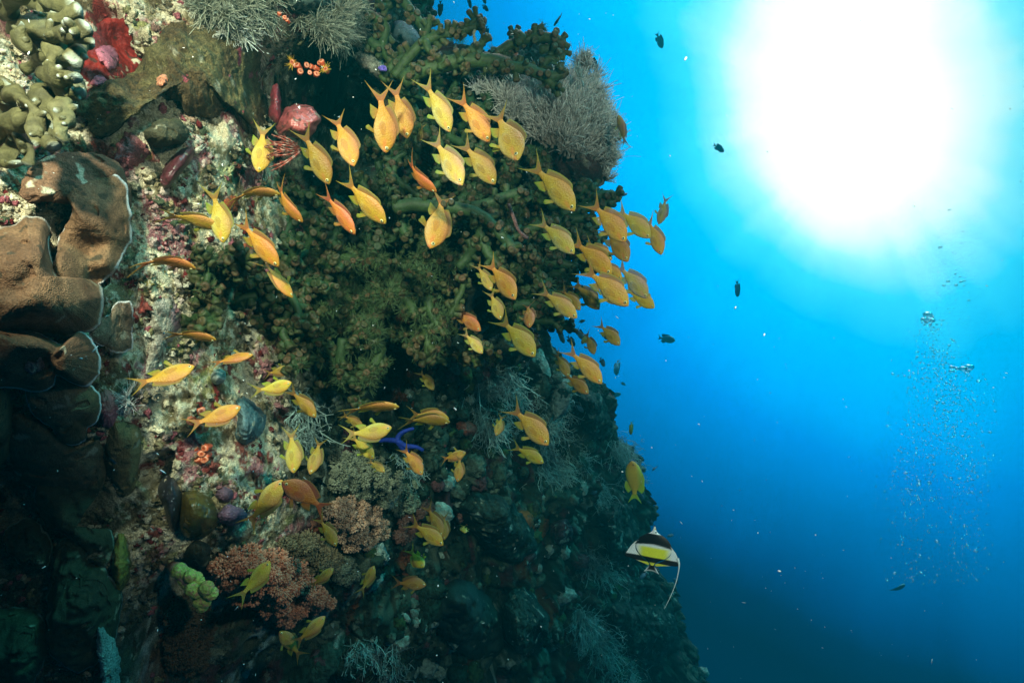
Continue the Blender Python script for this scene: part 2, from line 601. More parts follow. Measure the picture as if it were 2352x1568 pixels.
    F = F[:, ::-1]
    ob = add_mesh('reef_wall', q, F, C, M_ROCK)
    tag(ob, kind='structure')
    return q.reshape(nv, n, 3), C.reshape(nv, n, 3), uu.reshape(nv, n), vv.reshape(nv, n), D.reshape(nv, n)


WQ, WC, WU, WV, WDm = build_wall()

# raster of the nearest wall surface, so that things can be set down on it
ZW, ZH = 420, 270          # cells of 6.4 px over u -200..2488, v -80..1648
def _zmap():
    q = WQ.reshape(-1, 3)
    q = q[q[:, 1] > .2]
    u = (q[:, 0] / (1.8 * q[:, 1]) + .5) * 2352
    v = (.5 - q[:, 2] / (1.2 * q[:, 1])) * 1568
    i = ((u + 200) / 6.4).astype(int); j = ((v + 80) / 6.4).astype(int)
    k = (i >= 0) & (i < ZW) & (j >= 0) & (j < ZH)
    z = np.full((ZH, ZW), 9.0)
    np.minimum.at(z, (j[k], i[k]), q[k, 1])
    return z


ZM = _zmap()


def _blur(z, n):
    zz = np.pad(z, n, mode='edge')
    c = np.cumsum(np.cumsum(zz, 0), 1)
    c = np.pad(c, ((1, 0), (1, 0)))
    k = 2 * n + 1
    return (c[k:, k:] - c[:-k, k:] - c[k:, :-k] + c[:-k, :-k]) / k / k


_uu, _vv = np.meshgrid(-200 + 6.4 * (np.arange(ZW) + .5), -80 + 6.4 * (np.arange(ZH) + .5))
_base = WD(np.minimum(_uu, sil(_vv)), _vv)
ZF = np.where(ZM > 8, _base, ZM)
ZS = _blur(np.minimum(ZF, 8), 3)


def S(u, v, z=None):
    """distance of the wall surface at (u, v)"""
    z = ZS if z is None else z
    x = np.clip((np.asarray(u, float) + 200) / 6.4 - .5, 0, ZW - 1.001)
    y = np.clip((np.asarray(v, float) + 80) / 6.4 - .5, 0, ZH - 1.001)
    i = x.astype(int); j = y.astype(int); a = x - i; b = y - j
    return z[j, i] * (1 - a) * (1 - b) + z[j, i + 1] * a * (1 - b) + z[j + 1, i] * (1 - a) * b + z[j + 1, i + 1] * a * b


def inpoly(u, v, poly):
    p = np.asarray(poly, float)
    r = np.zeros(np.shape(u), bool)
    j = len(p) - 1
    for i in range(len(p)):
        c = ((p[i, 1] > v) != (p[j, 1] > v)) & (u < (p[j, 0] - p[i, 0]) * (v - p[i, 1]) / (p[j, 1] - p[i, 1] + 1e-9) + p[i, 0])
        r ^= c
        j = i
    return r


def sample_poly(poly, n):
    p = np.asarray(poly, float)
    lo, hi = p.min(0), p.max(0)
    out_ = []
    while len(out_) < n:
        q = rng.uniform(lo, hi, (n * 3, 2))
        out_ += list(q[inpoly(q[:, 0], q[:, 1], p)])
    return np.array(out_[:n])


def px(d):
    """metres across one picture unit at distance d"""
    return 1.8 * d / 2352


def strands(mb, B, D, Ln, Rd, bend, C0, C1, nseg=4, k=3, wig=0.0, taper=.25):
    n = len(B)
    t = np.linspace(0, 1, nseg + 1)
    D = D / (np.linalg.norm(D, axis=1)[:, None] + 1e-9)
    a = rng.normal(size=(n, 3))
    U = np.cross(D, a); U /= np.linalg.norm(U, axis=1)[:, None] + 1e-9
    W = np.cross(D, U)
    Ln = np.asarray(Ln) * np.ones(n); Rd = np.asarray(Rd) * np.ones(n)
    ph = rng.uniform(0, 6.28, n)
    c = B[:, None] + D[:, None] * (Ln[:, None] * t)[..., None] + bend[:, None] * (Ln[:, None] * t ** 2)[..., None]
    c = c + U[:, None] * (wig * Ln[:, None] * np.sin(ph[:, None] + t * 7) * t)[..., None]
    r = Rd[:, None] * (1 - (1 - taper) * t)
    th = np.arange(k) / k * 2 * np.pi
    V = c[:, :, None] + r[:, :, None, None] * (np.cos(th)[None, None, :, None] * U[:, None, None] + np.sin(th)[None, None, :, None] * W[:, None, None])
    per = (nseg + 1) * k
    F = grid_faces(k, nseg + 1, True)
    F = (F[None] + (np.arange(n) * per)[:, None, None]).reshape(-1, 4)
    C0 = np.asarray(C0) * np.ones((n, 3)); C1 = np.asarray(C1) * np.ones((n, 3))
    C = C0[:, None] * (1 - t)[None, :, None] + C1[:, None] * t[None, :, None]
    mb.add(V.reshape(-1, 3), F, np.repeat(C.reshape(-1, 3), k, 0))
    return c[:, -1]


def lathes(mb, B, D, prof, sc_, k, cols):
    """many turned stubs: prof (h, r) scaled by sc_ (n,2)=(length, radius)"""
    n = len(B)
    D = D / (np.linalg.norm(D, axis=1)[:, None] + 1e-9)
    U = np.cross(D, rng.normal(size=(n, 3))); U /= np.linalg.norm(U, axis=1)[:, None] + 1e-9
    W = np.cross(D, U)
    prof = np.asarray(prof, float)
    th = np.arange(k) / k * 2 * np.pi
    h = prof[:, 0]; r = prof[:, 1]
    m = len(prof)
    jit = 1 + .09 * rng.normal(size=(n, m, k))
    V = B[:, None, None] + D[:, None, None] * (sc_[:, 0][:, None] * h)[:, :, None, None] + (sc_[:, 1][:, None] * r)[:, :, None, None] * jit[..., None] * (
        np.cos(th)[None, None, :, None] * U[:, None, None] + np.sin(th)[None, None, :, None] * W[:, None, None])
    F = grid_faces(k, m, True)
    F = (F[None] + (np.arange(n) * m * k)[:, None, None]).reshape(-1, 4)
    cols = np.asarray(cols, float)          # (m,3) or (n,m,3)
    if cols.ndim == 2:
        cols = np.repeat(cols[None], n, 0)
    mb.add(V.reshape(-1, 3), F, np.repeat(cols.reshape(-1, 3), k, 0))


def patch(name, pts, T=.02, off=.0, lip=0, c0=(.2, .1, .05), c1=(.12, .07, .03), rim=None, rimw=.03, lump=(.006, 18), fine=(.0022, 90), edge=(5, .03), nt=200, nr=44,
          mat=None, parent=None, spots=None, power=3, dfix=None, cfreq=9, wob=0, centre=None, back=.03, rough=.75):
    """a sheet or cushion growing on the rock: outline pts in picture units, thickness T (m), its edge standing off the rock by off"""
    pts = np.asarray(pts, float)
    o = closed_spline(pts, nt)
    c = o.mean(0) if centre is None else np.asarray(centre, float)
    q = np.concatenate([o * edge[1], np.zeros((nt, 1)) + pts[0, 0]], 1)
    o = o + (o - c) / np.linalg.norm(o - c, axis=1)[:, None] * (edge[0] * 1.6 * fbm(q, 1, 5))[:, None]
    s = np.linspace(0, 1, nr) ** .8
    s[0] = .004
    UV = c[None, None] + (o - c)[None] * s[:, None, None]
    D = (S(UV[..., 0], UV[..., 1]) if dfix is None else dfix + np.zeros(UV.shape[:2]))
    prof = T * (1 - s ** power)[:, None]
    q0 = PN(UV[..., 0], UV[..., 1], D - off - prof)
    if wob:
        sh = wob * fbm(q0 * 1.0, 14, 2, 3) * (s ** 3)[:, None]
        q0 = q0 + OUT * sh[..., None]
    n0 = q0.reshape(-1, 3)
    lm = lump[0] * fbm(n0, lump[1], 3, 2) + fine[0] * fbm(n0, fine[1], 2, 3)
    lm = lm + .35 * lump[0] * fbm(n0, lump[1] * 3.3, 2, 15) + .0009 * fbm(n0, 260, 2, 13) - .006 * sstep(.30, .42, fbm(n0, 32, 2, 14))
    fall = np.repeat(1 - s ** 8 * .6, nt)
    n0 = n0 + OUT * (lm * fall)[:, None]
    C = mixc(np.tile(c0, (len(n0), 1)), c1, sstep(-.25, .3, fbm(n0, cfreq, 3, 5)))
    C = C * (1 + .35 * fbm(n0, cfreq * 7, 2, 6) + .35 * fbm(n0, 150, 2, 16))[:, None]
    if rough:
        C = mixc(C, (.30, .28, .2), sstep(.34, .44, fbm(n0, 26, 3, 17)) * rough)
        C = mixc(C, (.03, .03, .02), sstep(.36, .42, fbm(n0, 55, 2, 18)) * rough)
    if spots is not None:
        C = mixc(C, spots[0], sstep(spots[2], spots[2] + .08, fbm(n0, spots[1], 3, 8)))
    if rim is not None:
        ang = np.tile(np.arange(nt) / nt * 6.283, nr)
        ww = rimw * (1 + .8 * fbm(np.stack([np.cos(ang) * 3, np.sin(ang) * 3, 0 * ang], -1), 1, 2, 9))
        gap = sstep(-.3, .0, fbm(np.stack([np.cos(ang) * 2, np.sin(ang) * 2, 0 * ang + pts[0, 0] * .01], -1), 1, 3, 19))
        C = mixc(C, rim, sstep(1 - ww * 1.6, 1 - ww * .4, np.repeat(s, nt)) * gap)
        gapn = gap[:nt]
    rows = nr
    if lip:
        ex, ec = [], []
        last = n0[-nt:]
        for kk, (ds, dd) in enumerate([(1.0, lip), (.93, lip * 1.1), (.6, back)]):
            uv = c[None] + (o - c) * ds
            if kk < 2:
                cen = n0[:nt].mean(0)
                ex.append(last + (cen - last) * (1 - ds) - OUT * dd)
            else:
                d_ = (S(uv[:, 0], uv[:, 1]) if dfix is None else dfix + np.zeros(nt))
                ex.append(PN(uv[:, 0], uv[:, 1], d_ + dd))
            e_ = np.tile(np.asarray(c1), (nt, 1))
            ec.append(mixc(e_, rim, gapn) if (rim is not None and kk == 0) else e_)
        n0 = np.concatenate([n0] + ex); C = np.concatenate([C] + ec)
        rows += 3
    else:
        uv = c[None] + (o - c) * .92
        d_ = (S(uv[:, 0], uv[:, 1]) if dfix is None else dfix + np.zeros(nt))
        n0 = np.concatenate([n0, PN(uv[:, 0], uv[:, 1], d_ + back)]); C = np.concatenate([C, np.tile(c1, (nt, 1))])
        rows += 1
    F = grid_faces(nt, rows, True)
    return add_mesh(name, n0, F, C, mat or M_CORAL, parent)


# ------------------------------------------------------------------ crust and rubble growing over the near rock
def crust():
    H, Wd_ = WQ.shape[:2]
    m = 17000
    mb = MB()
    j = rng.integers(4, H - 4, m * 4); i = rng.integers(4, Wd_ - 60, m * 4)
    u = WU[j, i]; v = WV[j, i]
    k = (u > -60) & (v > -60) & (v < 1620) & (WDm[j, i] < 2.4)
    j, i = j[k][:m], i[k][:m]
    p = WQ[j, i]; d = WDm[j, i]
    k = fbm(p, 12, 2, 50) > -.1
    p = p[k]; d = d[k]; c = WC[j, i][k]
    size = np.minimum(rng.gamma(2.0, .0009, len(p)), .0042) * (.35 + d) + .0006
    cc = c * rng.uniform(.6, 1.35, (len(p), 1))
    pal = np.array([(.55, .52, .4), (.35, .10, .12), (.14, .015, .015), (.25, .22, .1), (.4, .36, .25), (.07, .09, .05)])
    pk = pal[rng.integers(0, len(pal), len(p))]
    use = rng.random(len(p)) < .3 * (d < 1.35)
    cc[use] = pk[use]
    scatter(mb, p, size, 1, cc, .38, .6, rng.normal(size=(len(p), 3)) / 2)
    o = mb.build('crust_growth', M_ROCK)
    tag(o, kind='stuff')
    # fine pale turf and hydroid threads
    mb = MB()
    n = 42000
    j = rng.integers(4, H - 4, n * 3); i = rng.integers(4, Wd_ - 60, n * 3)
    u = WU[j, i]; v = WV[j, i]
    k = (u > -60) & (v > -60) & (v < 1620)
    j, i = j[k], i[k]
    p = WQ[j, i]; d = WDm[j, i]; c = WC[j, i]
    k = fbm(p, 8, 2, 51) > .02
    p, d, c = p[k][:n], d[k][:n], c[k][:n]
    dr = OUT + .8 * rng.normal(size=(len(p), 3))
    strands(mb, p, dr, rng.uniform(.002, .006, len(p)) * (.4 + d * .9), .00026 * (.4 + d), .5 * rng.normal(size=(len(p), 3)), c * 1.1 + .01, c * 1.6 + .03, 3, 3)
    o = mb.build('turf', M_SOFT)
    tag(o, kind='stuff')


crust()


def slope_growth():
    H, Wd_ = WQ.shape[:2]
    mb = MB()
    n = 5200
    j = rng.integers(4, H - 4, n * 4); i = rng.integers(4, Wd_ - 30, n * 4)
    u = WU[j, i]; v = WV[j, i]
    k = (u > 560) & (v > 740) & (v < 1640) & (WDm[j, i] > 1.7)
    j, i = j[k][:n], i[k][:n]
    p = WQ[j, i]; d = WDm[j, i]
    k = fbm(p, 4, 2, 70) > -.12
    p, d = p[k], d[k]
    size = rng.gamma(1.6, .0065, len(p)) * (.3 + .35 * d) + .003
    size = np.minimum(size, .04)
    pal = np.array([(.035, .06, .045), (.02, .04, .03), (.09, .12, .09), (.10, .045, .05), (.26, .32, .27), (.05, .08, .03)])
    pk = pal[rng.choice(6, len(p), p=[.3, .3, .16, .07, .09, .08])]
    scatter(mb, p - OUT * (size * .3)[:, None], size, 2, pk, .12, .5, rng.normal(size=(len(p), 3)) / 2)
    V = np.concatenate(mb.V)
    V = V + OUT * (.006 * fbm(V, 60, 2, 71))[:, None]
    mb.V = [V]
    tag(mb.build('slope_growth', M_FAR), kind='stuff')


slope_growth()

# ------------------------------------------------------------------ stony, leathery and encrusting growth on the left
BR0, BR1 = (.185, .105, .055), (.10, .055, .03)
WHITE = (.62, .62, .60)


def thing_patch(name, label, cat, pts, group=None, **kw):
    return tag(patch(name, pts, **kw), label, cat, group)


GP = 'brown plate corals on the left'
thing_patch('plate_coral', 'reddish brown plate coral shelf below the knobbly leather coral at the left edge', 'coral',
            [(45, 445), (60, 395), (100, 365), (150, 350), (215, 352), (270, 372), (292, 420), (300, 470), (262, 480), (180, 470), (110, 462), (70, 465)], GP,
            T=.02, off=.045, lip=.005, c0=(.16, .085, .05), c1=(.11, .06, .04), lump=(.005, 20), spots=((.5, .46, .33), 26, .3), edge=(5, .04), back=.05)
thing_patch('plate_coral', 'upright brown plate coral with a thin white left margin', 'coral',
            [(150, 440), (160, 462), (165, 490), (150, 520), (135, 545), (130, 585), (118, 640), (170, 700), (215, 660), (262, 625), (290, 570), (302, 540), (296, 470), (282, 410), (225, 395), (175, 410)], GP,
            T=.025, off=.055, lip=.004, c0=BR0, c1=BR1, rim=WHITE, rimw=.035, lump=(.007, 15), edge=(4, .05), back=.05)
thing_patch('plate_coral', 'broad swollen brown coral mound with wavy pale upper lip at the left edge', 'coral',
            [(-90, 560), (-20, 530), (30, 515), (60, 498), (95, 500), (115, 530), (112, 560), (140, 640), (200, 640), (235, 660), (232, 730), (205, 760), (150, 772), (60, 768), (-40, 780), (-110, 700)], GP,
            T=.075, off=.05, lip=.006, c0=BR0, c1=BR1, rim=(.42, .38, .33), rimw=.022, lump=(.014, 9), edge=(6, .03), nt=260, nr=60, back=.06)
thing_patch('plate_coral', 'small grey-brown plate coral with a pale frilled lower edge right of the big mound', 'coral',
            [(205, 765), (225, 735), (250, 722), (262, 700), (285, 690), (303, 700), (305, 760), (302, 800), (270, 812), (240, 795), (215, 785)], GP,
            T=.012, off=.03, lip=.003, c0=(.17, .12, .08), c1=(.12, .09, .06), rim=WHITE, rimw=.05, lump=(.004, 20), edge=(4, .06))
thing_patch('plate_coral', 'wide drooping brown plate coral with a bright white rounded right edge', 'coral',
            [(-90, 740), (-20, 745), (60, 755), (110, 775), (140, 790), (180, 760), (205, 775), (222, 805), (231, 840), (222, 865), (198, 886), (165, 880), (130, 862), (120, 885), (90, 900), (20, 890), (-60, 880)], GP,
            T=.055, off=.06, lip=.005, c0=(.15, .085, .045), c1=BR1, rim=WHITE, rimw=.025, lump=(.012, 9), edge=(4, .04), nt=260, nr=60, back=.07)
thing_patch('plate_coral', 'flat olive brown plate coral with a curled white lip at its lower tip', 'coral',
            [(60, 895), (110, 868), (160, 872), (215, 890), (232, 930), (222, 965), (200, 985), (196, 1010), (170, 1022), (140, 1015), (120, 985), (75, 950)], GP,
            T=.022, off=.04, lip=.005, c0=(.14, .10, .055), c1=(.09, .065, .03), rim=WHITE, rimw=.02, lump=(.006, 14), edge=(4, .05))
thing_patch('plate_coral', 'smooth tan coral column hugging the left edge beneath the drooping plate', 'coral',
            [(-90, 880), (-10, 868), (18, 885), (28, 940), (24, 1010), (10, 1060), (-60, 1080)], GP,
            T=.05, off=.02, c0=(.20, .14, .06), c1=(.13, .08, .035), lump=(.006, 10), edge=(3, .03))
thing_patch('plate_coral', 'low brown coral cushion between the curled white lip and the blue-green speck', 'coral',
            [(20, 960), (80, 960), (130, 1000), (180, 1030), (228, 1010), (240, 1060), (235, 1120), (180, 1150), (90, 1130), (30, 1080)], GP,
            T=.035, off=.02, c0=(.12, .09, .05), c1=(.08, .05, .03), lump=(.01, 12), edge=(5, .03))
thing_patch('plate_coral', 'slender brown coral lobe with a blue-green speck beside the pink sponge', 'coral',
            [(245, 1005), (262, 965), (290, 972), (322, 985), (325, 1040), (318, 1100), (300, 1135), (275, 1140), (255, 1110), (240, 1060)], GP,
            T=.03, off=.0, c0=(.17, .13, .06), c1=(.11, .08, .04), lump=(.006, 14), edge=(4, .05), spots=((.02, .12, .2), 12, .42))
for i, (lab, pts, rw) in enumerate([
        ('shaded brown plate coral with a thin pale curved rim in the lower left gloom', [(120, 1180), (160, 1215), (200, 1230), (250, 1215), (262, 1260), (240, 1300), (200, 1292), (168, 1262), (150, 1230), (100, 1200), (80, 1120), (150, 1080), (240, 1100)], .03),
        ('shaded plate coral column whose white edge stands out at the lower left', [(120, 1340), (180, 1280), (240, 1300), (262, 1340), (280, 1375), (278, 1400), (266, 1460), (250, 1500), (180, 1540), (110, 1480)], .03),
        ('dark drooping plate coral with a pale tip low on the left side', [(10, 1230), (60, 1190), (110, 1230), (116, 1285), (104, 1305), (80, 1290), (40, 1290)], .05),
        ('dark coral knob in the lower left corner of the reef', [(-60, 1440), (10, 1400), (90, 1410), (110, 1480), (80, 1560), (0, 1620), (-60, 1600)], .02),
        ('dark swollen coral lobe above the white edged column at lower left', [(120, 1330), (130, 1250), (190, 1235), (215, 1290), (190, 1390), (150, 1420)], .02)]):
    thing_patch('plate_coral', lab, 'coral', pts, GP, T=.04, off=.02, lip=.005, c0=(.055, .055, .03), c1=(.03, .03, .018), rim=(.22, .28, .25), rimw=rw * .6, lump=(.034, 13), fine=(.006, 60), edge=(6, .04), back=.08)  # lower left gloom put into darker coral and dimmer rim colours

thing_patch('encrusting_coral', 'large granular olive brown encrusting coral sprawling below the top left tufts', 'coral',
            [(165, 245), (225, 195), (290, 175), (335, 120), (375, 70), (405, 50), (445, 62), (520, 80), (580, 108), (600, 140), (590, 180), (612, 230), (618, 275), (602, 300), (575, 285), (555, 245), (515, 250), (490, 270), (440, 262), (400, 230), (370, 215), (330, 240), (290, 270), (245, 312), (215, 310), (200, 280)],
            None, T=.045, off=.012, lip=.004, c0=(.15, .125, .055), c1=(.09, .06, .028), lump=(.026, 20), fine=(.007, 75), edge=(10, .06), nt=320, nr=80, spots=((.34, .07, .10), 30, .36), centre=(440, 165), cfreq=14, mat=M_ROCK)
thing_patch('encrusting_coral', 'round dark granular coral cushion under the big encrusting coral', 'coral',
            [(330, 305), (355, 280), (395, 270), (430, 290), (430, 320), (405, 335), (365, 340), (338, 325)], None,
            T=.05, off=.02, c0=(.10, .09, .05), c1=(.05, .045, .025), lump=(.008, 25), fine=(.002, 260), edge=(5, .06))

thing_patch('encrusting_sponge', 'pale teal crust strip at the very bottom beside the dark lower left corals', 'sponge',
            [(228, 1440), (262, 1470), (275, 1520), (270, 1600), (240, 1600), (232, 1540), (222, 1490)], None, T=.012, off=.06, c0=(.24, .38, .34), c1=(.14, .24, .22), lump=(.006, 40), nt=110, nr=24, edge=(8, .07), mat=M_ROCK)
# red sponge with pink lobes
o = thing_patch('red_sponge', 'dark red crusty sponge patch beside the knobbly leather coral', 'sponge',
                [(175, 205), (190, 150), (180, 110), (215, 60), (265, 42), (305, 60), (312, 110), (330, 150), (300, 185), (240, 200), (215, 228), (190, 232)], None,
                T=.018, c0=(.20, .012, .008), c1=(.10, .008, .008), lump=(.012, 35), edge=(10, .05), mat=M_SPONGE, spots=((.5, .45, .33), 40, .34))
for lab, pts in (('pink fan-shaped algae crust on the dark red sponge', [(220, 115), (240, 105), (262, 110), (272, 135), (262, 155), (248, 160), (238, 148), (228, 140)]),
                 ('small pink algae crust at the lower end of the red sponge', [(208, 190), (218, 172), (238, 175), (245, 190), (228, 200), (214, 198)])):
    thing_patch('coralline_crust', lab, 'algae crust', pts, 'pink algae crusts', T=.012, off=.022, lip=.002, c0=(.42, .12, .16), c1=(.32, .08, .12), lump=(.003, 40), nt=90, nr=20, edge=(3, .1))
thing_patch('coralline_crust', 'rough pink algae crust with a dark hole above the maroon sponge', 'algae crust',
            [(262, 375), (272, 330), (290, 300), (320, 318), (345, 350), (328, 375), (295, 385)], 'pink algae crusts', T=.018, c0=(.42, .14, .16), c1=(.25, .10, .09), lump=(.012, 40), nt=120, nr=30, edge=(8, .08), mat=M_ROCK)
thing_patch('coralline_crust', 'mauve algae crust with tiny yellow knobs left of the green tube coral', 'algae crust',
            [(350, 700), (390, 680), (415, 720), (410, 760), (385, 790), (360, 850), (335, 850), (345, 780)], 'pink algae crusts', T=.015, c0=(.30, .12, .18), c1=(.40, .36, .28), lump=(.01, 40), nt=120, nr=30, edge=(9, .08), mat=M_ROCK)
thing_patch('coralline_crust', 'pink crust lump on the drooping brown plate coral', 'algae crust',
            [(55, 845), (62, 830), (80, 828), (95, 815), (104, 835), (98, 850), (75, 858)], 'pink algae crusts', T=.012, off=.11, c0=(.40, .12, .16), c1=(.28, .2, .16), lump=(.006, 60), nt=80, nr=16, edge=(4, .1), mat=M_ROCK, back=-.08)
thing_patch('pink_sponge', 'purplish pink lumpy sponge at the right rim of the lowest brown plate', 'sponge',
            [(222, 925), (240, 895), (262, 905), (272, 940), (265, 970), (248, 985), (228, 968)], None, T=.03, off=.0, c0=(.34, .10, .13), c1=(.2, .1, .08), lump=(.008, 25), nt=120, nr=30, edge=(4, .08), mat=M_SPONGE)
thing_patch('pink_sponge', 'smooth rose red bulbous sponge under the dark cave mouth', 'sponge',
            [(632, 280), (655, 250), (680, 240), (712, 243), (735, 268), (725, 300), (700, 318), (665, 315), (640, 305)], None, T=.07, off=.02, dfix=1.27, c0=(.42, .10, .09), c1=(.32, .07, .07), lump=(.012, 16), fine=(.0005, 90), nt=140, nr=36, edge=(4, .06), mat=M_WET)
thing_patch('pink_sponge', 'narrow dark rose sponge climbing above the bulbous one', 'sponge',
            [(618, 270), (620, 235), (625, 200), (638, 195), (645, 225), (645, 260), (640, 285)], None, T=.035, off=.01, dfix=1.24, c0=(.30, .05, .06), c1=(.2, .03, .04), lump=(.006, 25), nt=100, nr=24, edge=(3, .08), mat=M_WET)
thing_patch('maroon_sponge', 'elongated glossy maroon sponge leaning on pale rock', 'sponge',
            [(368, 415), (372, 395), (395, 362), (425, 338), (445, 342), (443, 365), (425, 388), (405, 410), (388, 432), (374, 430)], None, T=.03, off=.012, c0=(.13, .03, .035), c1=(.08, .02, .025), lump=(.004, 25), fine=(.0005, 80), nt=140, nr=30, edge=(3, .06), mat=M_WET)
thing_patch('orange_sponge', 'peach coloured knobby lump in the middle of the olive encrusting coral', 'sponge',
            [(357, 193), (362, 178), (375, 170), (384, 178), (384, 192), (370, 200)], None, T=.02, off=.05, c0=(.62, .26, .14), c1=(.5, .2, .12), lump=(.008, 60), nt=80, nr=20, edge=(3, .12), mat=M_SPONGE, back=-.03)
thing_patch('orange_sponge', 'rusty orange encrusting sponge beside the bent fish above the green tube coral', 'sponge',
            [(530, 590), (540, 565), (565, 560), (590, 578), (585, 600), (560, 612), (538, 606)], None, T=.012, off=.01, c0=(.34, .06, .02), c1=(.22, .05, .02), lump=(.004, 30), nt=80, nr=20, edge=(5, .1), mat=M_SPONGE)
thing_patch('orange_sponge', 'small rusty sponge crust behind the tail of the nose-down fish on pale rock', 'sponge',
            [(512, 482), (520, 455), (540, 450), (548, 470), (540, 485)], None, T=.01, off=.006, c0=(.34, .07, .02), c1=(.22, .05, .02), lump=(.003, 30), nt=60, nr=16, edge=(4, .1), mat=M_SPONGE)
thing_patch('orange_sponge', 'dull orange sponge sheet on the dim slope in the lower centre', 'sponge',
            [(1180, 1205), (1195, 1172), (1225, 1180), (1258, 1190), (1262, 1215), (1240, 1240), (1200, 1240)], None, T=.05, off=.03, c0=(.30, .07, .01), c1=(.12, .05, .015), lump=(.02, 9), nt=120, nr=26, edge=(8, .06), mat=M_SPONGE)
thing_patch('orange_sponge', 'knobbly dull red sponge clump right of the pair of overlapped fish', 'sponge',
            [(1048, 985), (1052, 968), (1072, 965), (1098, 980), (1095, 995), (1070, 1002)], None, T=.06, off=.03, c0=(.30, .08, .05), c1=(.18, .05, .04), lump=(.015, 25), nt=90, nr=22, edge=(4, .1), mat=M_SPONGE)
thing_patch('grey_sponge', 'blue-grey lumpy sponge cluster right of the orange cup corals', 'sponge',
            [(540, 1000), (545, 960), (542, 925), (560, 910), (590, 930), (610, 955), (606, 985), (585, 1012), (555, 1018)], None, T=.07, off=.0, c0=(.12, .19, .20), c1=(.07, .12, .13), lump=(.02, 22), fine=(.001, 90), nt=140, nr=36, edge=(6, .08), mat=M_SPONGE)
thing_patch('grey_sponge', 'round whitish sponge ball left of the blurred orange fish tail', 'sponge',
            [(484, 868), (490, 852), (505, 846), (518, 856), (517, 873), (503, 882), (489, 879)], None, T=.045, off=.01, c0=(.42, .48, .42), c1=(.3, .33, .3), lump=(.003, 60), nt=90, nr=24, edge=(2, .1), mat=M_SPONGE, power=2.4)
thing_patch('black_sponge', 'black oval sponge with rows of tiny white dots', 'sponge',
            [(362, 1130), (372, 1100), (392, 1090), (410, 1115), (418, 1150), (412, 1190), (398, 1222), (385, 1200), (376, 1165)], None, T=.04, off=.01, c0=(.022, .022, .026), c1=(.015, .015, .018), lump=(.003, 20), fine=(.0004, 100), nt=140, nr=34, edge=(2, .06), mat=M_WET, spots=((.3, .32, .36), 210, .42))
thing_patch('sea_squirt', 'dark olive rounded sea squirt with pale flecks beside the black dotted sponge', 'sea squirt',
            [(412, 1190), (416, 1145), (430, 1128), (465, 1130), (490, 1150), (499, 1185), (492, 1215), (465, 1232), (430, 1235), (416, 1220)], None, T=.06, off=.01, c0=(.09, .065, .012), c1=(.05, .045, .012), lump=(.005, 16), fine=(.0005, 80), nt=140, nr=34, edge=(3, .06), mat=M_WET, spots=((.4, .42, .3), 55, .46))
thing_patch('purple_sponge', 'muted purple speckled sponge right of the olive sea squirt', 'sponge',
            [(500, 1180), (520, 1160), (545, 1162), (568, 1180), (560, 1198), (530, 1208), (508, 1200)], None, T=.035, off=.005, c0=(.16, .09, .14), c1=(.1, .06, .1), lump=(.005, 25), nt=110, nr=26, edge=(3, .08), mat=M_SPONGE, spots=((.4, .38, .4), 160, .4))
thing_patch('purple_sponge', 'dusky purple lump under the pale rock shoulder near the cup corals', 'sponge',
            [(495, 1140), (500, 1125), (520, 1118), (535, 1130), (530, 1148), (510, 1152)], None, T=.02, off=.004, c0=(.13, .07, .10), c1=(.09, .05, .07), lump=(.004, 30), nt=80, nr=20, edge=(3, .1), mat=M_SPONGE)
thing_patch('yellow_sponge', 'mustard yellow sponge strip at the border of the lower left gloom', 'sponge',
            [(258, 1270), (268, 1235), (285, 1225), (297, 1260), (300, 1300), (292, 1340), (270, 1365), (258, 1330)], None, T=.03, off=.01, c0=(.24, .19, .03), c1=(.14, .12, .03), lump=(.01, 25), nt=110, nr=26, edge=(6, .06), mat=M_SPONGE)
thing_patch('brown_cushion_coral', 'dark granular cushion coral under the olive sea squirt', 'coral',
            [(425, 1290), (430, 1255), (455, 1240), (480, 1250), (484, 1290), (478, 1320), (450, 1325)], None, T=.04, off=.01, c0=(.05, .05, .035), c1=(.03, .03, .02), lump=(.004, 25), fine=(.002, 200), nt=110, nr=26, edge=(3, .06))
thing_patch('boulder_coral', 'big smooth dark boulder coral low in the centre with a faint pale crack', 'coral',
            [(1000, 1400), (1015, 1350), (1050, 1330), (1100, 1345), (1140, 1400), (1158, 1450), (1150, 1500), (1110, 1515), (1060, 1500), (1015, 1460)], None, T=.24, off=.02, c0=(.03, .055, .048), c1=(.018, .035, .03), lump=(.05, 7), fine=(.008, 40), nt=160, nr=40, edge=(4, .03), spots=((.12, .2, .18), 7, .5), power=2.6)
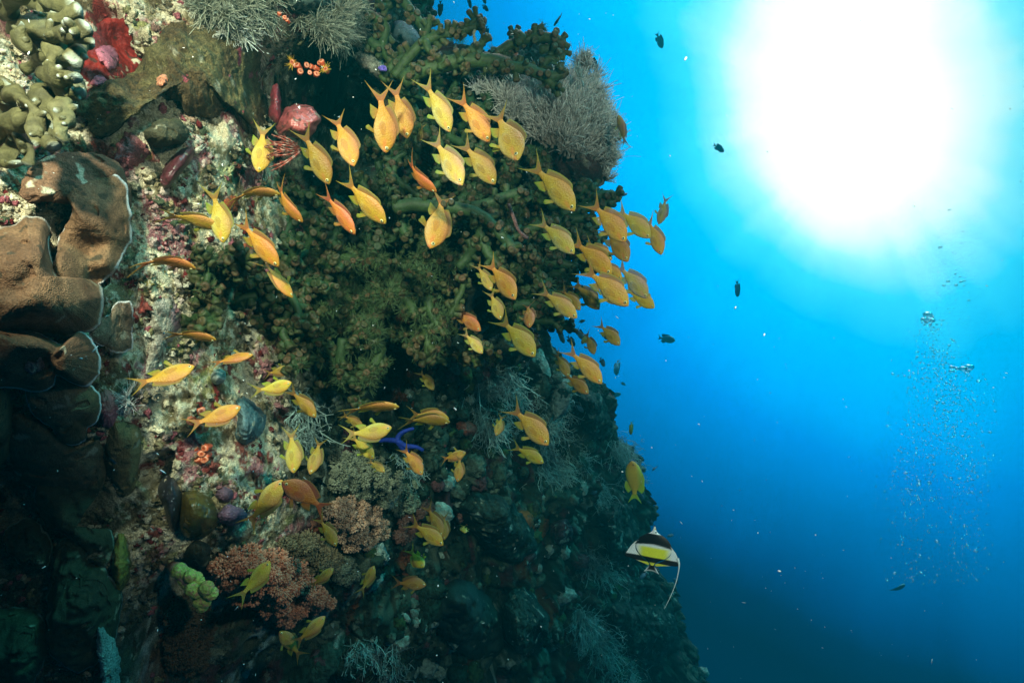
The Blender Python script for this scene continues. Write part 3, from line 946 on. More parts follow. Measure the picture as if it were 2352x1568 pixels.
for lab, pts, T in (
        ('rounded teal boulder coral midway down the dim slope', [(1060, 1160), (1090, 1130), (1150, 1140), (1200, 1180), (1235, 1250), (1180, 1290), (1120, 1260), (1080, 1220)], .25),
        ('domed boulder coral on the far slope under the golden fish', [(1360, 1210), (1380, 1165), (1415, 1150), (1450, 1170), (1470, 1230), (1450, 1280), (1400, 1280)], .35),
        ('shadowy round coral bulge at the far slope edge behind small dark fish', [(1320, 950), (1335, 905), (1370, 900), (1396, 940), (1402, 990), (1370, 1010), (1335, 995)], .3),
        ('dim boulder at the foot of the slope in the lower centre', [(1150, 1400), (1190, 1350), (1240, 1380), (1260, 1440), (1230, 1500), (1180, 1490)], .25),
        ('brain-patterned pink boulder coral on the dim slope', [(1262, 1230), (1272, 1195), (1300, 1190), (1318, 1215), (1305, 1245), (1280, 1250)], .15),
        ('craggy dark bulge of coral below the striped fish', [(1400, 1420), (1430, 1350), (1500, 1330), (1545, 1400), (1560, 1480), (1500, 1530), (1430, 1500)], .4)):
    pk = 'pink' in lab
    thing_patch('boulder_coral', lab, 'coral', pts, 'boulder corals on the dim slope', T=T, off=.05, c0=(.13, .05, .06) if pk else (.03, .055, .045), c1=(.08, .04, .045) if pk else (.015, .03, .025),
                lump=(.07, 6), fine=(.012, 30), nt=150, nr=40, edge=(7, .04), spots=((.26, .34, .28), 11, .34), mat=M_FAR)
# brain coral at the top
thing_patch('brain_coral', 'maze-patterned brain coral dome at the top edge', 'coral',
            [(640, -30), (650, 10), (672, 30), (720, 30), (756, 14), (765, -30), (700, -70)], None, T=.06, off=.01, c0=(.12, .15, .12), c1=(.07, .09, .07), lump=(.002, 10), fine=(.0001, 90), nt=160, nr=40, edge=(2, .05), spots=((.02, .025, .02), 75, .02))
thing_patch('brain_coral', 'blue-grey speckled oval coral seen between the upper tube coral branches', 'coral',
            [(900, 60), (915, 48), (940, 55), (962, 80), (966, 108), (950, 118), (925, 100), (905, 85)], None, dfix=1.62, T=.05, off=.0, lip=.01, c0=(.10, .15, .17), c1=(.06, .09, .1), lump=(.003, 20), nt=120, nr=26, edge=(2, .05), spots=((.3, .36, .34), 110, .38))

# ------------------------------------------------------------------ knobbly leather coral, top left corner
def leather():
    root = empty('leather_coral', P(60, 180, .8))
    tag(root, 'knobbly olive tan leather coral with pale fingertips filling the top left corner', 'coral')
    inv = Matrix.Translation(-root.location)
    lobes = [[(30, 60), (90, 50), (150, 40), (190, 20)], [(60, -10), (120, 10), (170, 5)], [(70, 60), (140, 80), (175, 75), (195, 55)], [(150, 60), (130, 120), (110, 170)],
             [(60, 150), (100, 140), (130, 125), (165, 120)], [(100, 170), (140, 175), (172, 185)], [(90, 200), (100, 250), (110, 280), (118, 300)], [(150, 140), (160, 190), (180, 212)],
             [(20, 210), (50, 230), (75, 250), (90, 300), (80, 330)], [(-20, 260), (20, 280), (60, 270), (75, 245)], [(-10, 330), (20, 300), (50, 320), (60, 350), (55, 380)],
             [(120, 240), (140, 250), (150, 290), (140, 325)], [(130, 200), (160, 215), (190, 215)], [(0, 230), (20, 210), (28, 195)], [(0, 20), (30, -10), (60, -30)], [(100, 100), (80, 110), (60, 100), (50, 50)],
             [(30, 330), (20, 350), (10, 370), (40, 372)], [(110, 300), (115, 325), (128, 340)], [(160, 90), (180, 110), (188, 140)]]
    for k, l in enumerate(lobes):
        l = np.array(l, float)
        n = 26
        q = spline(l, n)
        d = .74 + .035 * math.sin(k * 2.1)
        t = np.linspace(0, 1, n)
        dd = d + .05 * (1 - t) ** 1.5
        c = PN(q[:, 0], q[:, 1], dd)
        r = px(.8) * (19 + 5 * np.sin(t * 9 + k)) * (1 - .25 * t) * (.85 + .3 * rng.random())
        r = r * np.sqrt(np.clip(1 - np.clip((t - .86) / .14, 0, 1) ** 2, .03, 1))
        base = np.array([.125, .118, .05]) * rng.uniform(.8, 1.15)
        cc = base[None] * (1 + .5 * fbm(c * 1.0, 40, 2, 7))[:, None]
        cc = mixc(cc, (.42, .50, .44), sstep(.93, 1.0, t) * .9)
        mb = MB()
        add_tube(mb, c, r, cc, 28, .011, 30)
        # side knobs with pale tips
        for j in range(rng.integers(4, 9)):
            a = rng.integers(4, n - 3)
            dr = rng.normal(size=3) * .7 + np.array([.3, -.8, 0]); dr /= np.linalg.norm(dr)
            L_ = r[a] * rng.uniform(1.2, 1.9)
            tt = np.linspace(0, 1, 9)
            pc = c[a] + dr * (L_ * tt)[:, None]
            rr = r[a] * .55 * (1 - .3 * tt) * np.sqrt(np.clip(1 - np.clip((tt - .7) / .3, 0, 1) ** 2, .05, 1))
            kc = mixc(base[None] * np.ones((9, 1)), (.50, .58, .52), sstep(.85, 1.0, tt) * (.9 if rng.random() < .5 else .1))
            add_tube(mb, pc, rr, kc, 12, .002, 60)
        V = np.concatenate(mb.V) - np.array(root.location)
        mb.V = [V]
        mb.build('lobe', M_LEAF, root)


leather()


# ------------------------------------------------------------------ tube corals
G0 = np.array([.040, .066, .016]); G1 = np.array([.13, .060, .028]); GD = np.array([.014, .046, .014])
STUB = [(0, .82), (.3, .84), (.6, .92), (.82, 1.0), (.95, .96), (1.03, .76), (1.05, .52), (1.02, .30), (.99, .06)]


def tentacles(mb, B, D, r, length, C0, C1, m=22):
    n = len(B)
    D = D / np.linalg.norm(D, axis=1)[:, None]
    a = rng.normal(size=(n, m, 3))
    a -= (a * D[:, None]).sum(-1, keepdims=True) * D[:, None]
    a /= np.linalg.norm(a, axis=-1, keepdims=True)
    sp = rng.uniform(.35, 1.35, (n, m, 1))
    dr = D[:, None] * np.cos(sp) + a * np.sin(sp)
    st = B[:, None] + a * r * rng.uniform(.4, .95, (n, m, 1))
    strands(mb, st.reshape(-1, 3), dr.reshape(-1, 3), length * rng.uniform(.6, 1.2, n * m), length * .06, (-.25 * D[:, None] + .35 * a + .15 * rng.normal(size=(n, m, 3))).reshape(-1, 3), C0, C1, 3, 3, 0, .45)


def branch_mesh(mb, tm, px_pts, dep, r0, r1, stub_gap=.0085, stub_r=.0092, stub_l=.017, dark=0.0, openp=.0):
    """one arm: px_pts (u, v), dep along it, radii in metres"""
    q = np.asarray(px_pts, float)
    dep = np.interp(np.linspace(0, 1, len(q)), np.linspace(0, 1, len(np.atleast_1d(dep))), np.atleast_1d(dep))
    W0 = PN(q[:, 0], q[:, 1], dep)
    ln = np.linalg.norm(np.diff(W0, axis=0), axis=1).sum()
    n = max(8, int(ln / .005))
    c = spline(W0, n)
    c = c + .005 * np.stack([fbm(c, 18, 2, 1), fbm(c, 18, 2, 2), fbm(c, 18, 2, 3)], -1)
    t = np.linspace(0, 1, n)
    r = (r0 * (1 - t) + r1 * t) * .82
    base = G0 * (1 - dark) + GD * dark  # dark mixes a colony's shade, with a deeper green, into its colour
    cc = base[None] * (1 + .5 * fbm(c, 20, 2, 4))[:, None]
    cc = mixc(cc, G1, sstep(.9, 1.0, t) * .6)
    add_tube(mb, c, r, cc, 12, .0022, 55)
    m = max(5, int(ln / stub_gap * (1 + r0 / .02)))
    a = rng.uniform(.02, 1, m)
    a[:3] = [1, .98, .95]
    idx = np.clip((a * (n - 1)).astype(int), 0, n - 1)
    T = np.gradient(c, axis=0)[idx]
    T /= np.linalg.norm(T, axis=1)[:, None]
    rd = rng.normal(size=(m, 3))
    rd -= (rd * T).sum(1)[:, None] * T
    rd /= np.linalg.norm(rd, axis=1)[:, None]
    dr = rd + T * rng.uniform(.1, .8, m)[:, None]
    dr[0] = T[0]
    B = c[idx] + rd * (r[idx] * .7)[:, None]
    B[0] = c[-1] - T[0] * .003
    sc_ = np.stack([stub_l * rng.uniform(.55, 1.35, m), stub_r * rng.uniform(.75, 1.2, m)], -1)
    tipc = G1 * (1 - dark * .6)
    fr = np.array([0, .1, .25, .5, .8, .9, .9, .7, .6])[None, :, None]
    w_ = rng.uniform(.2, 1, (m, 1, 1))
    cols = base * (1 - fr * w_) + tipc * fr * w_
    lathes(mb, B, dr, STUB, sc_, 9, cols)
    if openp > 0:
        k = rng.random(m) < openp
        if k.any():
            e = B[k] + dr[k] / np.linalg.norm(dr[k], axis=1)[:, None] * sc_[k, :1] * .9
            tentacles(tm, e, dr[k], stub_r * 1.0, stub_l * .95, base * .9 + .004, base * 3.2 + .04, 26)


def colony(label, at, group=None, arms=(), fill=None, dark=0.0, openp=.0, name='tube_coral'):
    root = empty(name, P(*at))
    tag(root, label, 'coral', group)
    loc = np.array(root.location)
    tm = MB()

    def one(*a, **k):
        mb = MB()
        branch_mesh(mb, tm, *a, **k)
        mb.V = [np.concatenate(mb.V) - loc]; mb.C = [np.concatenate(mb.C)]
        mb.build('branch', M_TUBE, root)
    for a in arms:
        pts, dep, r0, r1 = a[:4]
        one(pts, dep, r0, r1, dark=dark, openp=openp, stub_gap=.0125, stub_r=.0080)
    if fill:
        poly, num, dr0, dr1, Lp, rr = fill[:6]
        num = int(num * .72); dr0 -= .03; dr1 += .05
        ang0, spread = fill[6:8] if len(fill) > 6 else (0, 3.14)
        st = sample_poly(poly, num)
        for k in range(num):
            ang = ang0 + rng.uniform(-spread, spread)
            ln = Lp * rng.uniform(.6, 1.3)
            bend = rng.uniform(-.8, .8)
            p = [st[k]]
            for s_ in range(3):
                p.append(p[-1] + ln / 3 * np.array([math.cos(ang + bend * s_ / 2), math.sin(ang + bend * s_ / 2)]))
            dA = rng.uniform(dr0, dr1)
            r_ = rr * rng.uniform(.7, 1.2)
            one(np.array(p), [dA + rng.uniform(.0, .12), dA], r_, r_ * .72, dark=dark, openp=openp)
    if tm.n:
        tm.V = [np.concatenate(tm.V) - loc]; tm.C = [np.concatenate(tm.C)]; tm.F4 = [np.concatenate(tm.F4)]
        o = tm.build('tentacles', M_TENT, root)
        tag(o, kind='stuff')
    return root


GT = 'green tube corals on the overhang'
p1 = px(1.4)
colony('green tube coral arm reaching up and right into blue water nearest the top edge', (900, 150, 1.5), GT, arms=[
    ([(905, 175), (950, 120), (992, 88), (1035, 76), (1075, 68), (1108, 54)], 1.42, 15 * p1, 11 * p1),
    ([(880, 185), (905, 150), (935, 125)], 1.45, 16 * p1, 12 * p1),
    ([(975, 95), (982, 112), (996, 126)], 1.40, 11 * p1, 10 * p1),
    ([(975, 90), (982, 62), (987, 44)], 1.42, 9 * p1, 9 * p1),
    ([(1078, 66), (1090, 50), (1100, 42)], 1.42, 10 * p1, 9 * p1)])
colony('green tube coral stem climbing to the top edge beside the blue-grey oval coral', (860, 60, 1.5), GT, arms=[
    ([(820, 25), (855, 35), (885, 62), (880, 110), (905, 150)], 1.46, 13 * p1, 13 * p1),
    ([(890, -25), (925, 5), (950, 35), (975, 70), (985, 100)], 1.45, 15 * p1, 13 * p1),
    ([(850, 95), (885, 115), (915, 150), (930, 180)], 1.46, 14 * p1, 13 * p1),
    ([(790, 60), (810, 85), (850, 100), (880, 120)], 1.5, 11 * p1, 12 * p1),
    ([(920, -30), (900, 10), (870, 15)], 1.5, 12 * p1, 11 * p1)], dark=.4)
colony('long green tube coral arms stretching right above the grey feathery soft coral', (1000, 180, 1.5), GT, arms=[
    ([(925, 190), (955, 168), (1002, 152), (1054, 140), (1112, 138), (1143, 140), (1173, 148)], 1.40, 22 * p1, 19 * p1),
    ([(1150, 145), (1190, 158), (1223, 164), (1263, 174), (1299, 166)], 1.40, 19 * p1, 14 * p1),
    ([(1140, 122), (1168, 106), (1193, 96), (1227, 86), (1263, 88), (1297, 102)], 1.42, 13 * p1, 14 * p1),
    ([(1215, 90), (1229, 78), (1229, 66)], 1.42, 11 * p1, 11 * p1),
    ([(1185, 100), (1200, 88), (1190, 80)], 1.40, 13 * p1, 11 * p1),
    ([(1240, 112), (1275, 112), (1297, 118)], 1.43, 13 * p1, 11 * p1),
    ([(1080, 112), (1094, 128), (1123, 142)], 1.40, 13 * p1, 16 * p1),
    ([(1096, 120), (1104, 100), (1106, 94)], 1.40, 10 * p1, 9 * p1),
    ([(1243, 155), (1258, 140), (1283, 136)], 1.42, 10 * p1, 11 * p1),
    ([(1262, 130), (1266, 120), (1268, 115)], 1.42, 8 * p1, 8 * p1),
    ([(1255, 178), (1268, 192), (1283, 202)], 1.40, 12 * p1, 11 * p1),
    ([(1130, 150), (1160, 128), (1180, 122)], 1.44, 13 * p1, 12 * p1),
    ([(1010, 156), (1014, 140), (1018, 134)], 1.38, 10 * p1, 9 * p1),
    ([(1060, 142), (1056, 132), (1058, 128)], 1.38, 12 * p1, 10 * p1)], dark=.1, openp=.03)
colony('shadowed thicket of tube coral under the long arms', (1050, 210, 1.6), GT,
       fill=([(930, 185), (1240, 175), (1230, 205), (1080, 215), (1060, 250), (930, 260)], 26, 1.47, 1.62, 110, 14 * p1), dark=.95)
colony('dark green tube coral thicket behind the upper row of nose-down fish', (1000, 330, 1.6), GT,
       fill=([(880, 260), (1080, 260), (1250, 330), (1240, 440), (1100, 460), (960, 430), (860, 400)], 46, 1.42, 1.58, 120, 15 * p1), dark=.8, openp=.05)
colony('sprawling green tube coral branches across the middle of the reef', (1050, 500, 1.5), GT, arms=[
    ([(905, 480), (950, 470), (1010, 476), (1060, 480), (1110, 500), (1150, 540), (1185, 580)], 1.34, 20 * p1, 15 * p1),
    ([(1060, 480), (1130, 465), (1180, 445), (1210, 440)], 1.38, 16 * p1, 13 * p1),
    ([(1110, 500), (1105, 540), (1120, 580), (1150, 610)], 1.36, 15 * p1, 13 * p1),
    ([(930, 478), (925, 520), (940, 545)], 1.38, 15 * p1, 12 * p1)],
    fill=([(880, 440), (1200, 410), (1260, 470), (1240, 560), (1180, 640), (1060, 620), (900, 560)], 44, 1.40, 1.56, 120, 15 * p1), dark=.5, openp=.09)
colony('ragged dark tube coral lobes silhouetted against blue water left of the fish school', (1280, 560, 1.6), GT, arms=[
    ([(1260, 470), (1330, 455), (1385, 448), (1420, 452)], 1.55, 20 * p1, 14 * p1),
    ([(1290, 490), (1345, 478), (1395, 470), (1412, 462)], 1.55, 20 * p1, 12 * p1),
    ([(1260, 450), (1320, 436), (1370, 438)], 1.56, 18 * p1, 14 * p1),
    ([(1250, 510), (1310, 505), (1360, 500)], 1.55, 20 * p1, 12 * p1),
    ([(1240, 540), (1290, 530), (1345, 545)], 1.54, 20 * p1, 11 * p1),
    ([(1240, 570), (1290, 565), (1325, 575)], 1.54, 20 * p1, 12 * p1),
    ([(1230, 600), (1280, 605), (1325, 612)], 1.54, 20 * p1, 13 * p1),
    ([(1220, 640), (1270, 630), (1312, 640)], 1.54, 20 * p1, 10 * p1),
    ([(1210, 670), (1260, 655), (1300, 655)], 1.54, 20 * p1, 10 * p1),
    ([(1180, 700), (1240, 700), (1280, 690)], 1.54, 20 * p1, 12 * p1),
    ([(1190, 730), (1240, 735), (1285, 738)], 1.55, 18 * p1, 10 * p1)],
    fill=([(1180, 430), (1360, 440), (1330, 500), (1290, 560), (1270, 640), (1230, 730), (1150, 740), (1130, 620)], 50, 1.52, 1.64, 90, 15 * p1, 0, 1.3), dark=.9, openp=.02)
colony('green tube coral mound bristling with open tentacles in the centre of the reef', (850, 680, 1.5), GT,
       fill=([(660, 600), (820, 575), (1010, 600), (1050, 660), (960, 740), (940, 790), (860, 800), (780, 740), (680, 700)], 60, 1.36, 1.50, 70, 15 * p1), dark=.35, openp=.8)
colony('smooth bright green tube coral cluster at the left end of the overhang', (470, 660, 1.2), GT,
       fill=([(415, 690), (440, 640), (500, 605), (560, 600), (600, 610), (560, 640), (500, 660), (450, 720)], 24, 1.06, 1.14, 50, 13 * px(1.1)), dark=.55, openp=.02)
colony('rounded green tube coral knobs hanging left of the bristling mound', (640, 740, 1.4), GT,
       fill=([(580, 690), (640, 660), (700, 690), (730, 750), (700, 800), (640, 800), (590, 760)], 32, 1.26, 1.36, 60, 14 * px(1.3)), dark=.55, openp=.02)
colony('shaded green tube coral between the two orange bent fish and the mound', (560, 640, 1.4), GT,
       fill=([(520, 600), (640, 560), (720, 560), (700, 640), (600, 680), (520, 700)], 34, 1.26, 1.38, 80, 14 * px(1.3)), dark=.7, openp=.05)
colony('drooping green tube coral arms below the bristling mound', (790, 840, 1.5), GT, arms=[
    ([(755, 790), (775, 830), (800, 870), (830, 880)], 1.38, 15 * p1, 13 * p1),
    ([(790, 780), (780, 820), (790, 850)], 1.36, 16 * p1, 12 * p1)],
    fill=([(720, 760), (860, 780), (900, 840), (860, 900), (780, 880), (730, 830)], 22, 1.38, 1.52, 70, 13 * p1), dark=.6, openp=.2)
colony('brownish tube coral stubs under the right side of the mound', (1010, 770, 1.5), GT,
       fill=([(970, 700), (1060, 690), (1110, 730), (1100, 800), (1040, 850), (970, 830), (940, 780)], 26, 1.36, 1.52, 70, 13 * p1), dark=.1, openp=.04)
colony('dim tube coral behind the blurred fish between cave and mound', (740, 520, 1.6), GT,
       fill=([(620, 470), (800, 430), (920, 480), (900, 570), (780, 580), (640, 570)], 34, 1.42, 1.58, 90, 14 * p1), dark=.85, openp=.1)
colony('far small tube coral bush at the top edge left of the blue water', (950, 10, 1.9), GT,
       fill=([(930, -40), (980, -40), (990, 0), (960, 20), (935, 10)], 14, 1.85, 1.95, 50, 12 * p1), dark=.9)


# ------------------------------------------------------------------ feathery soft corals
def plume(label, poly, dep, n, ln, c0, c1, direction, rad=.00105, stalks=True, group=None, cat='soft coral', per=22, spread=.45, name='feathery_soft_coral', rock=None, along=None):
    u0, v0 = np.mean(poly, 0)
    d0 = float(np.mean([dep(a, b) for a, b in poly]))
    root = empty(name, P(u0, v0, d0))
    tag(root, label, cat, group)
    loc = np.array(root.location)
    if rock:
        rock(root, loc)
    q = sample_poly(poly, n)
    D_ = np.array([dep(a, b) for a, b in q])
    B = PN(q[:, 0], q[:, 1], D_) - loc
    mb, sb = MB(), MB()
    dr = np.asarray(direction, float) + spread * rng.normal(size=(n, 3))
    if along is not None:
        dr = np.array([along(a, b) for a, b in q]) + spread * rng.normal(size=(n, 3))
    dr /= np.linalg.norm(dr, axis=1)[:, None]
    sl = ln * rng.uniform(.3, .7, n)
    end = strands(sb, B, dr, sl, rad * 4.5, .2 * rng.normal(size=(n, 3)), np.array(c0) * .7, c0, 4, 6, .05, .75)
    BB = np.repeat(end, per, 0) + rad * 3 * rng.normal(size=(n * per, 3))
    DD = np.repeat(dr, per, 0) + .38 * rng.normal(size=(n * per, 3))
    shade = rng.uniform(.5, 1.5, (n * per, 1))
    strands(mb, BB, DD, ln * rng.uniform(.35, 1.0, n * per), rad * rng.uniform(.7, 1.2, n * per), .35 * rng.normal(size=(n * per, 3)), np.array(c0) * shade, np.array(c1) * shade, 5, 3, .06, .7)
    if stalks:
        sb.build('stalks', M_SOFT, root)
    o = mb.build('feathers', M_SOFT, root)
    tag(o, kind='stuff')
    return root


GREY0, GREY1 = (.24, .19, .15), (.80, .74, .66)


def outcrop():
    pts = [(1085, 215), (1120, 195), (1200, 200), (1300, 190), (1340, 160), (1365, 200), (1385, 260), (1402, 330), (1405, 380), (1380, 425), (1330, 430), (1250, 400), (1180, 330), (1130, 270)]
    o = patch('coral_outcrop', pts, T=.16, dfix=1.66, c0=(.07, .035, .03), c1=(.03, .03, .022), lump=(.03, 14), fine=(.008, 60), edge=(10, .03), nt=240, nr=60, mat=M_ROCK, spots=((.2, .17, .15), 35, .3), power=2.2, back=.18)
    tag(o, 'dark maroon rock outcrop jutting into the blue beneath the grey feathery soft coral', 'rock outcrop')


outcrop()


def dep_out(u, v):
    return 1.66 - .16 * max(0, 1 - math.hypot((u - 1275) / 150, (v - 300) / 130) ** 2.2) - .012


plume('dense grey feathery soft coral cloaking the outcrop against the blue', [(1180, 215), (1240, 205), (1310, 200), (1345, 150), (1372, 230), (1400, 300), (1404, 385), (1375, 405), (1330, 375), (1270, 352), (1215, 310)], dep_out, 600, .040, GREY0, GREY1,
      (-.05, -.25, 1), spread=.34, along=lambda a, b: np.array([(a - 1300) / 260, -.35, 1.0]))
plume('grey soft coral fringe down the outer right face of the outcrop', [(1370, 240), (1398, 300), (1408, 380), (1395, 415), (1370, 405), (1372, 320)], dep_out, 90, .024, GREY0, GREY1, (.5, -.4, .8), spread=.4)
plume('pale soft coral tuft hanging under the tube coral arm left of the outcrop', [(1130, 215), (1180, 215), (1190, 270), (1170, 290), (1150, 250)], lambda a, b: 1.46, 60, .030, (.25, .23, .2), (.66, .64, .58), (0, -.5, .9), spread=.5)
plume('small whitish soft coral sprays at the left foot of the outcrop', [(1090, 200), (1130, 200), (1130, 225), (1095, 222)], lambda a, b: 1.48, 24, .022, (.3, .3, .27), (.7, .7, .65), (0, -.4, .9), spread=.7, per=16)
plume('twiggy whip like soft coral spike rising at the top of the outcrop', [(1335, 150), (1348, 130), (1352, 155), (1345, 175)], lambda a, b: 1.56, 26, .020, GREY0, GREY1, (0, -.1, 1), spread=.3, per=10)
GTUFT = 'greenish feathery tufts at the top'
plume('greenish white feathery soft coral tuft at the top edge right of centre rock', [(455, -20), (640, -20), (625, 30), (580, 55), (520, 60), (470, 20)], lambda a, b: float(S(a, b)) - .03, 120, .036, (.12, .12, .07), (.46, .47, .36), (.1, -.7, -.2), spread=.7, rad=.0007, per=30, group=GTUFT)
plume('brownish feathery soft coral mat beside the brain coral', [(690, 40), (760, 20), (830, 30), (862, 80), (800, 90), (740, 80)], lambda a, b: float(S(a, b)) - .03, 110, .034, (.11, .105, .06), (.42, .42, .32), (.4, -.6, -.4), spread=.6, rad=.0007, per=30, group=GTUFT)
plume('spidery white soft coral tuft at the rim of the granular coral', [(500, 70), (560, 60), (590, 75), (560, 85)], lambda a, b: float(S(a, b)) - .03, 22, .026, (.3, .3, .25), (.7, .74, .68), (.1, -.5, -.6), spread=.8, per=12, group=GTUFT)
plume('white thread like hydroid tuft beside the pink sponge', [(285, 910), (300, 905), (302, 945), (290, 955)], lambda a, b: float(S(a, b)) - .03, 14, .020, (.4, .42, .4), (.7, .72, .7), (.1, -.5, .4), spread=.9, per=8, rad=.0005, name='hydroid_tuft', cat='hydroid')
plume('thin curved translucent feather star arms at the end of the long tube coral arm', [(1318, 150), (1336, 170), (1340, 200), (1330, 190)], lambda a, b: 1.45, 5, .030, (.3, .38, .34), (.5, .6, .55), (-.35, -.1, 1), spread=.15, per=6, rad=.0007, name='feather_star', cat='feather star')
plume('tiny feather star perched on the tube coral below the top arm', [(1128, 118), (1134, 118), (1134, 122), (1128, 122)], lambda a, b: 1.4, 2, .018, (.05, .12, .1), (.1, .2, .18), (0, 0, 1), spread=.05, per=9, rad=.0005, name='feather_star', cat='feather star')


# sea fan behind the upper arms
def sea_fan(label, u, v, d, rpx, c):
    root = empty('sea_fan', P(u, v, d))
    tag(root, label, 'sea fan')
    mb, mt = MB(), MB()
    r = rpx * px(d)

    def grow(p, a, l, rad, k):
        n = 5
        q = [np.array([p[0], rng.uniform(-.01, .01), p[1]])]
        for s_ in range(n):
            a += rng.uniform(-.2, .2)
            q.append(q[-1] + np.array([math.cos(a), rng.uniform(-.1, .1), math.sin(a)]) * l / n)
        add_tube(mt if k > 2 else mb, q, np.linspace(rad, rad * .7, n + 1), np.array(c) * rng.uniform(.7, 1.2), 5)
        if k == 0:
            return
        for s_ in range(3 if k > 1 else 4):
            b = q[rng.integers(2, n + 1)]
            grow((b[0], b[2]), a + rng.uniform(-.8, .8), l * .68, rad * .68, k - 1)
    for s_ in range(5):
        grow((0, -r * .9), 1.57 + rng.uniform(-.9, .9), r * .9, .0035, 4)
    mt.build('stem', M_SOFT, root)
    mb.build('branches', M_SOFT, root)


sea_fan('hazy teal sea fan glimpsed behind the upper tube coral arms', 1025, 125, 2.1, 62, (.18, .50, .40))


# feather star with red arms
def feather_star():
    root = empty('feather_star', P(650, 348, 1.12))
    tag(root, 'red banded feather star arms fanned on the rock left of the nose-down fish', 'feather star')
    for k in range(15):
        mb = MB()
        t = np.linspace(0, 1, 14)
        a0 = 2.25 + k * .13 + rng.normal() * .05
        ln_ = rng.uniform(60, 88)
        a_ = a0 + (.55 if k < 7 else -.55) * t * rng.uniform(.5, 1.5)
        u = np.cumsum(np.cos(a_)) / 14 * ln_
        v = -np.cumsum(np.sin(a_)) / 14 * ln_
        L_ = PN(692 + u, 345 + v, 1.11 - .05 * np.sin(t * 2.6) + .006 * rng.normal()) - np.array(root.location)
        cc = np.where((np.arange(14) % 3 == 0)[:, None], [[.55, .36, .28]], [[.36, .06, .035]])
        add_tube(mb, L_, .0010, cc, 5)
        m = 60
        i = rng.uniform(0, 12.99, m); j = i.astype(int); f = (i - j)[:, None]
        B = L_[j] * (1 - f) + L_[j + 1] * f
        T = np.gradient(L_, axis=0)[j]; T /= np.linalg.norm(T, axis=1)[:, None]
        dr = T * .8 + rng.normal(size=(m, 3)) * .9
        strands(mb, B, dr, .006, .0003, .2 * rng.normal(size=(m, 3)), (.30, .05, .03), (.45, .14, .1), 2, 3)
        mb.build('arm', M_SOFT, root)


feather_star()


# ------------------------------------------------------------------ cauliflower soft corals
def cauliflower(label, poly, n, T, rl, c0, c1, stalk, group='cauliflower soft corals', dots=95, size=.0021):
    u0, v0 = np.mean(poly, 0)
    root = empty('cauliflower_soft_coral', P(u0, v0, float(S(u0, v0))))
    tag(root, label, 'soft coral', group)
    loc = np.array(root.location)
    q = sample_poly(poly, n)
    pa = np.asarray(poly, float)
    e = np.min(np.linalg.norm(q[:, None] - closed_spline(pa, 90)[None], axis=-1), axis=1)
    D = S(q[:, 0], q[:, 1]) - T * (.35 + .65 * np.clip(e / 45, 0, 1)) * rng.uniform(.8, 1.1, n)
    c = PN(q[:, 0], q[:, 1], D)
    sb = MB()
    cen = np.array(P(u0, v0 - 15, float(S(u0, v0))))
    for k in range(min(n, 16)):
        add_tube(sb, spline([cen - loc, (cen * .5 + c[k] * .5) - loc + np.array([0, .02, 0]), c[k] - loc], 10), np.linspace(.012, .005, 10), stalk, 9, .002, 40)
    sb.build('stalk', M_SOFT, root)
    r = rl * rng.uniform(.6, 1.25, n)
    dv = rng.normal(size=(n, dots, 3)) + np.array([.15, -.7, -.15])
    dv /= np.linalg.norm(dv, axis=-1)[..., None]
    bumpy = 1 + .35 * fbm((c[:, None] + dv * r[:, None, None]).reshape(-1, 3), 90, 2, 3).reshape(n, dots)
    p = (c[:, None] + dv * (r[:, None] * bumpy)[..., None]).reshape(-1, 3)
    cl = np.repeat(rng.uniform(.75, 1.2, n), dots)[:, None]
    t = rng.random(n * dots)
    C = (np.array(c0) * (1 - t)[:, None] + np.array(c1) * t[:, None]) * cl
    mb = MB()
    scatter(mb, p - loc, size * rng.uniform(.7, 1.3, n * dots), 0, C, .2, 1.2, dv.reshape(-1, 3))
    o = mb.build('polyps', M_SOFT, root)
    tag(o, kind='stuff')


cauliflower('orange red cauliflower soft coral with a pale stalk low in the left centre', [(492, 1300), (520, 1278), (570, 1262), (640, 1268), (690, 1290), (735, 1335), (766, 1385), (748, 1412), (700, 1395), (665, 1430), (640, 1442), (615, 1410), (590, 1375), (545, 1385), (510, 1350)], 150, .13, .014, (.62, .19, .10), (.72, .34, .22), (.6, .3, .25))
cauliflower('dusty pink cauliflower soft coral above the orange red one', [(745, 1180), (780, 1140), (830, 1150), (880, 1185), (885, 1225), (850, 1245), (830, 1275), (790, 1255), (760, 1220)], 90, .12, .014, (.52, .27, .16), (.60, .40, .28), (.4, .25, .2))
cauliflower('greyish olive cauliflower soft coral under the blue sea star', [(760, 1050), (820, 1035), (870, 1050), (910, 1080), (960, 1110), (965, 1160), (930, 1190), (860, 1150), (800, 1130), (760, 1110)], 110, .10, .014, (.20, .21, .13), (.30, .32, .23), (.2, .18, .12))
cauliflower('dim brown cauliflower soft coral in two round clumps at the lower left', [(380, 1400), (420, 1372), (470, 1395), (486, 1440), (475, 1480), (480, 1520), (440, 1545), (395, 1530), (385, 1490), (395, 1450)], 100, .06, .013, (.11, .06, .03), (.14, .08, .05), (.1, .07, .05))
cauliflower('olive brown cauliflower soft coral behind the diving fish under the pink one', [(650, 1240), (720, 1230), (760, 1260), (790, 1300), (740, 1320), (680, 1290)], 70, .07, .014, (.16, .12, .06), (.22, .18, .11), (.2, .15, .1))
cauliflower('small greyish cauliflower soft coral right of the orange red one', [(765, 1290), (800, 1280), (825, 1320), (800, 1340), (765, 1325)], 34, .07, .012, (.10, .12, .08), (.15, .17, .13), (.1, .1, .1))
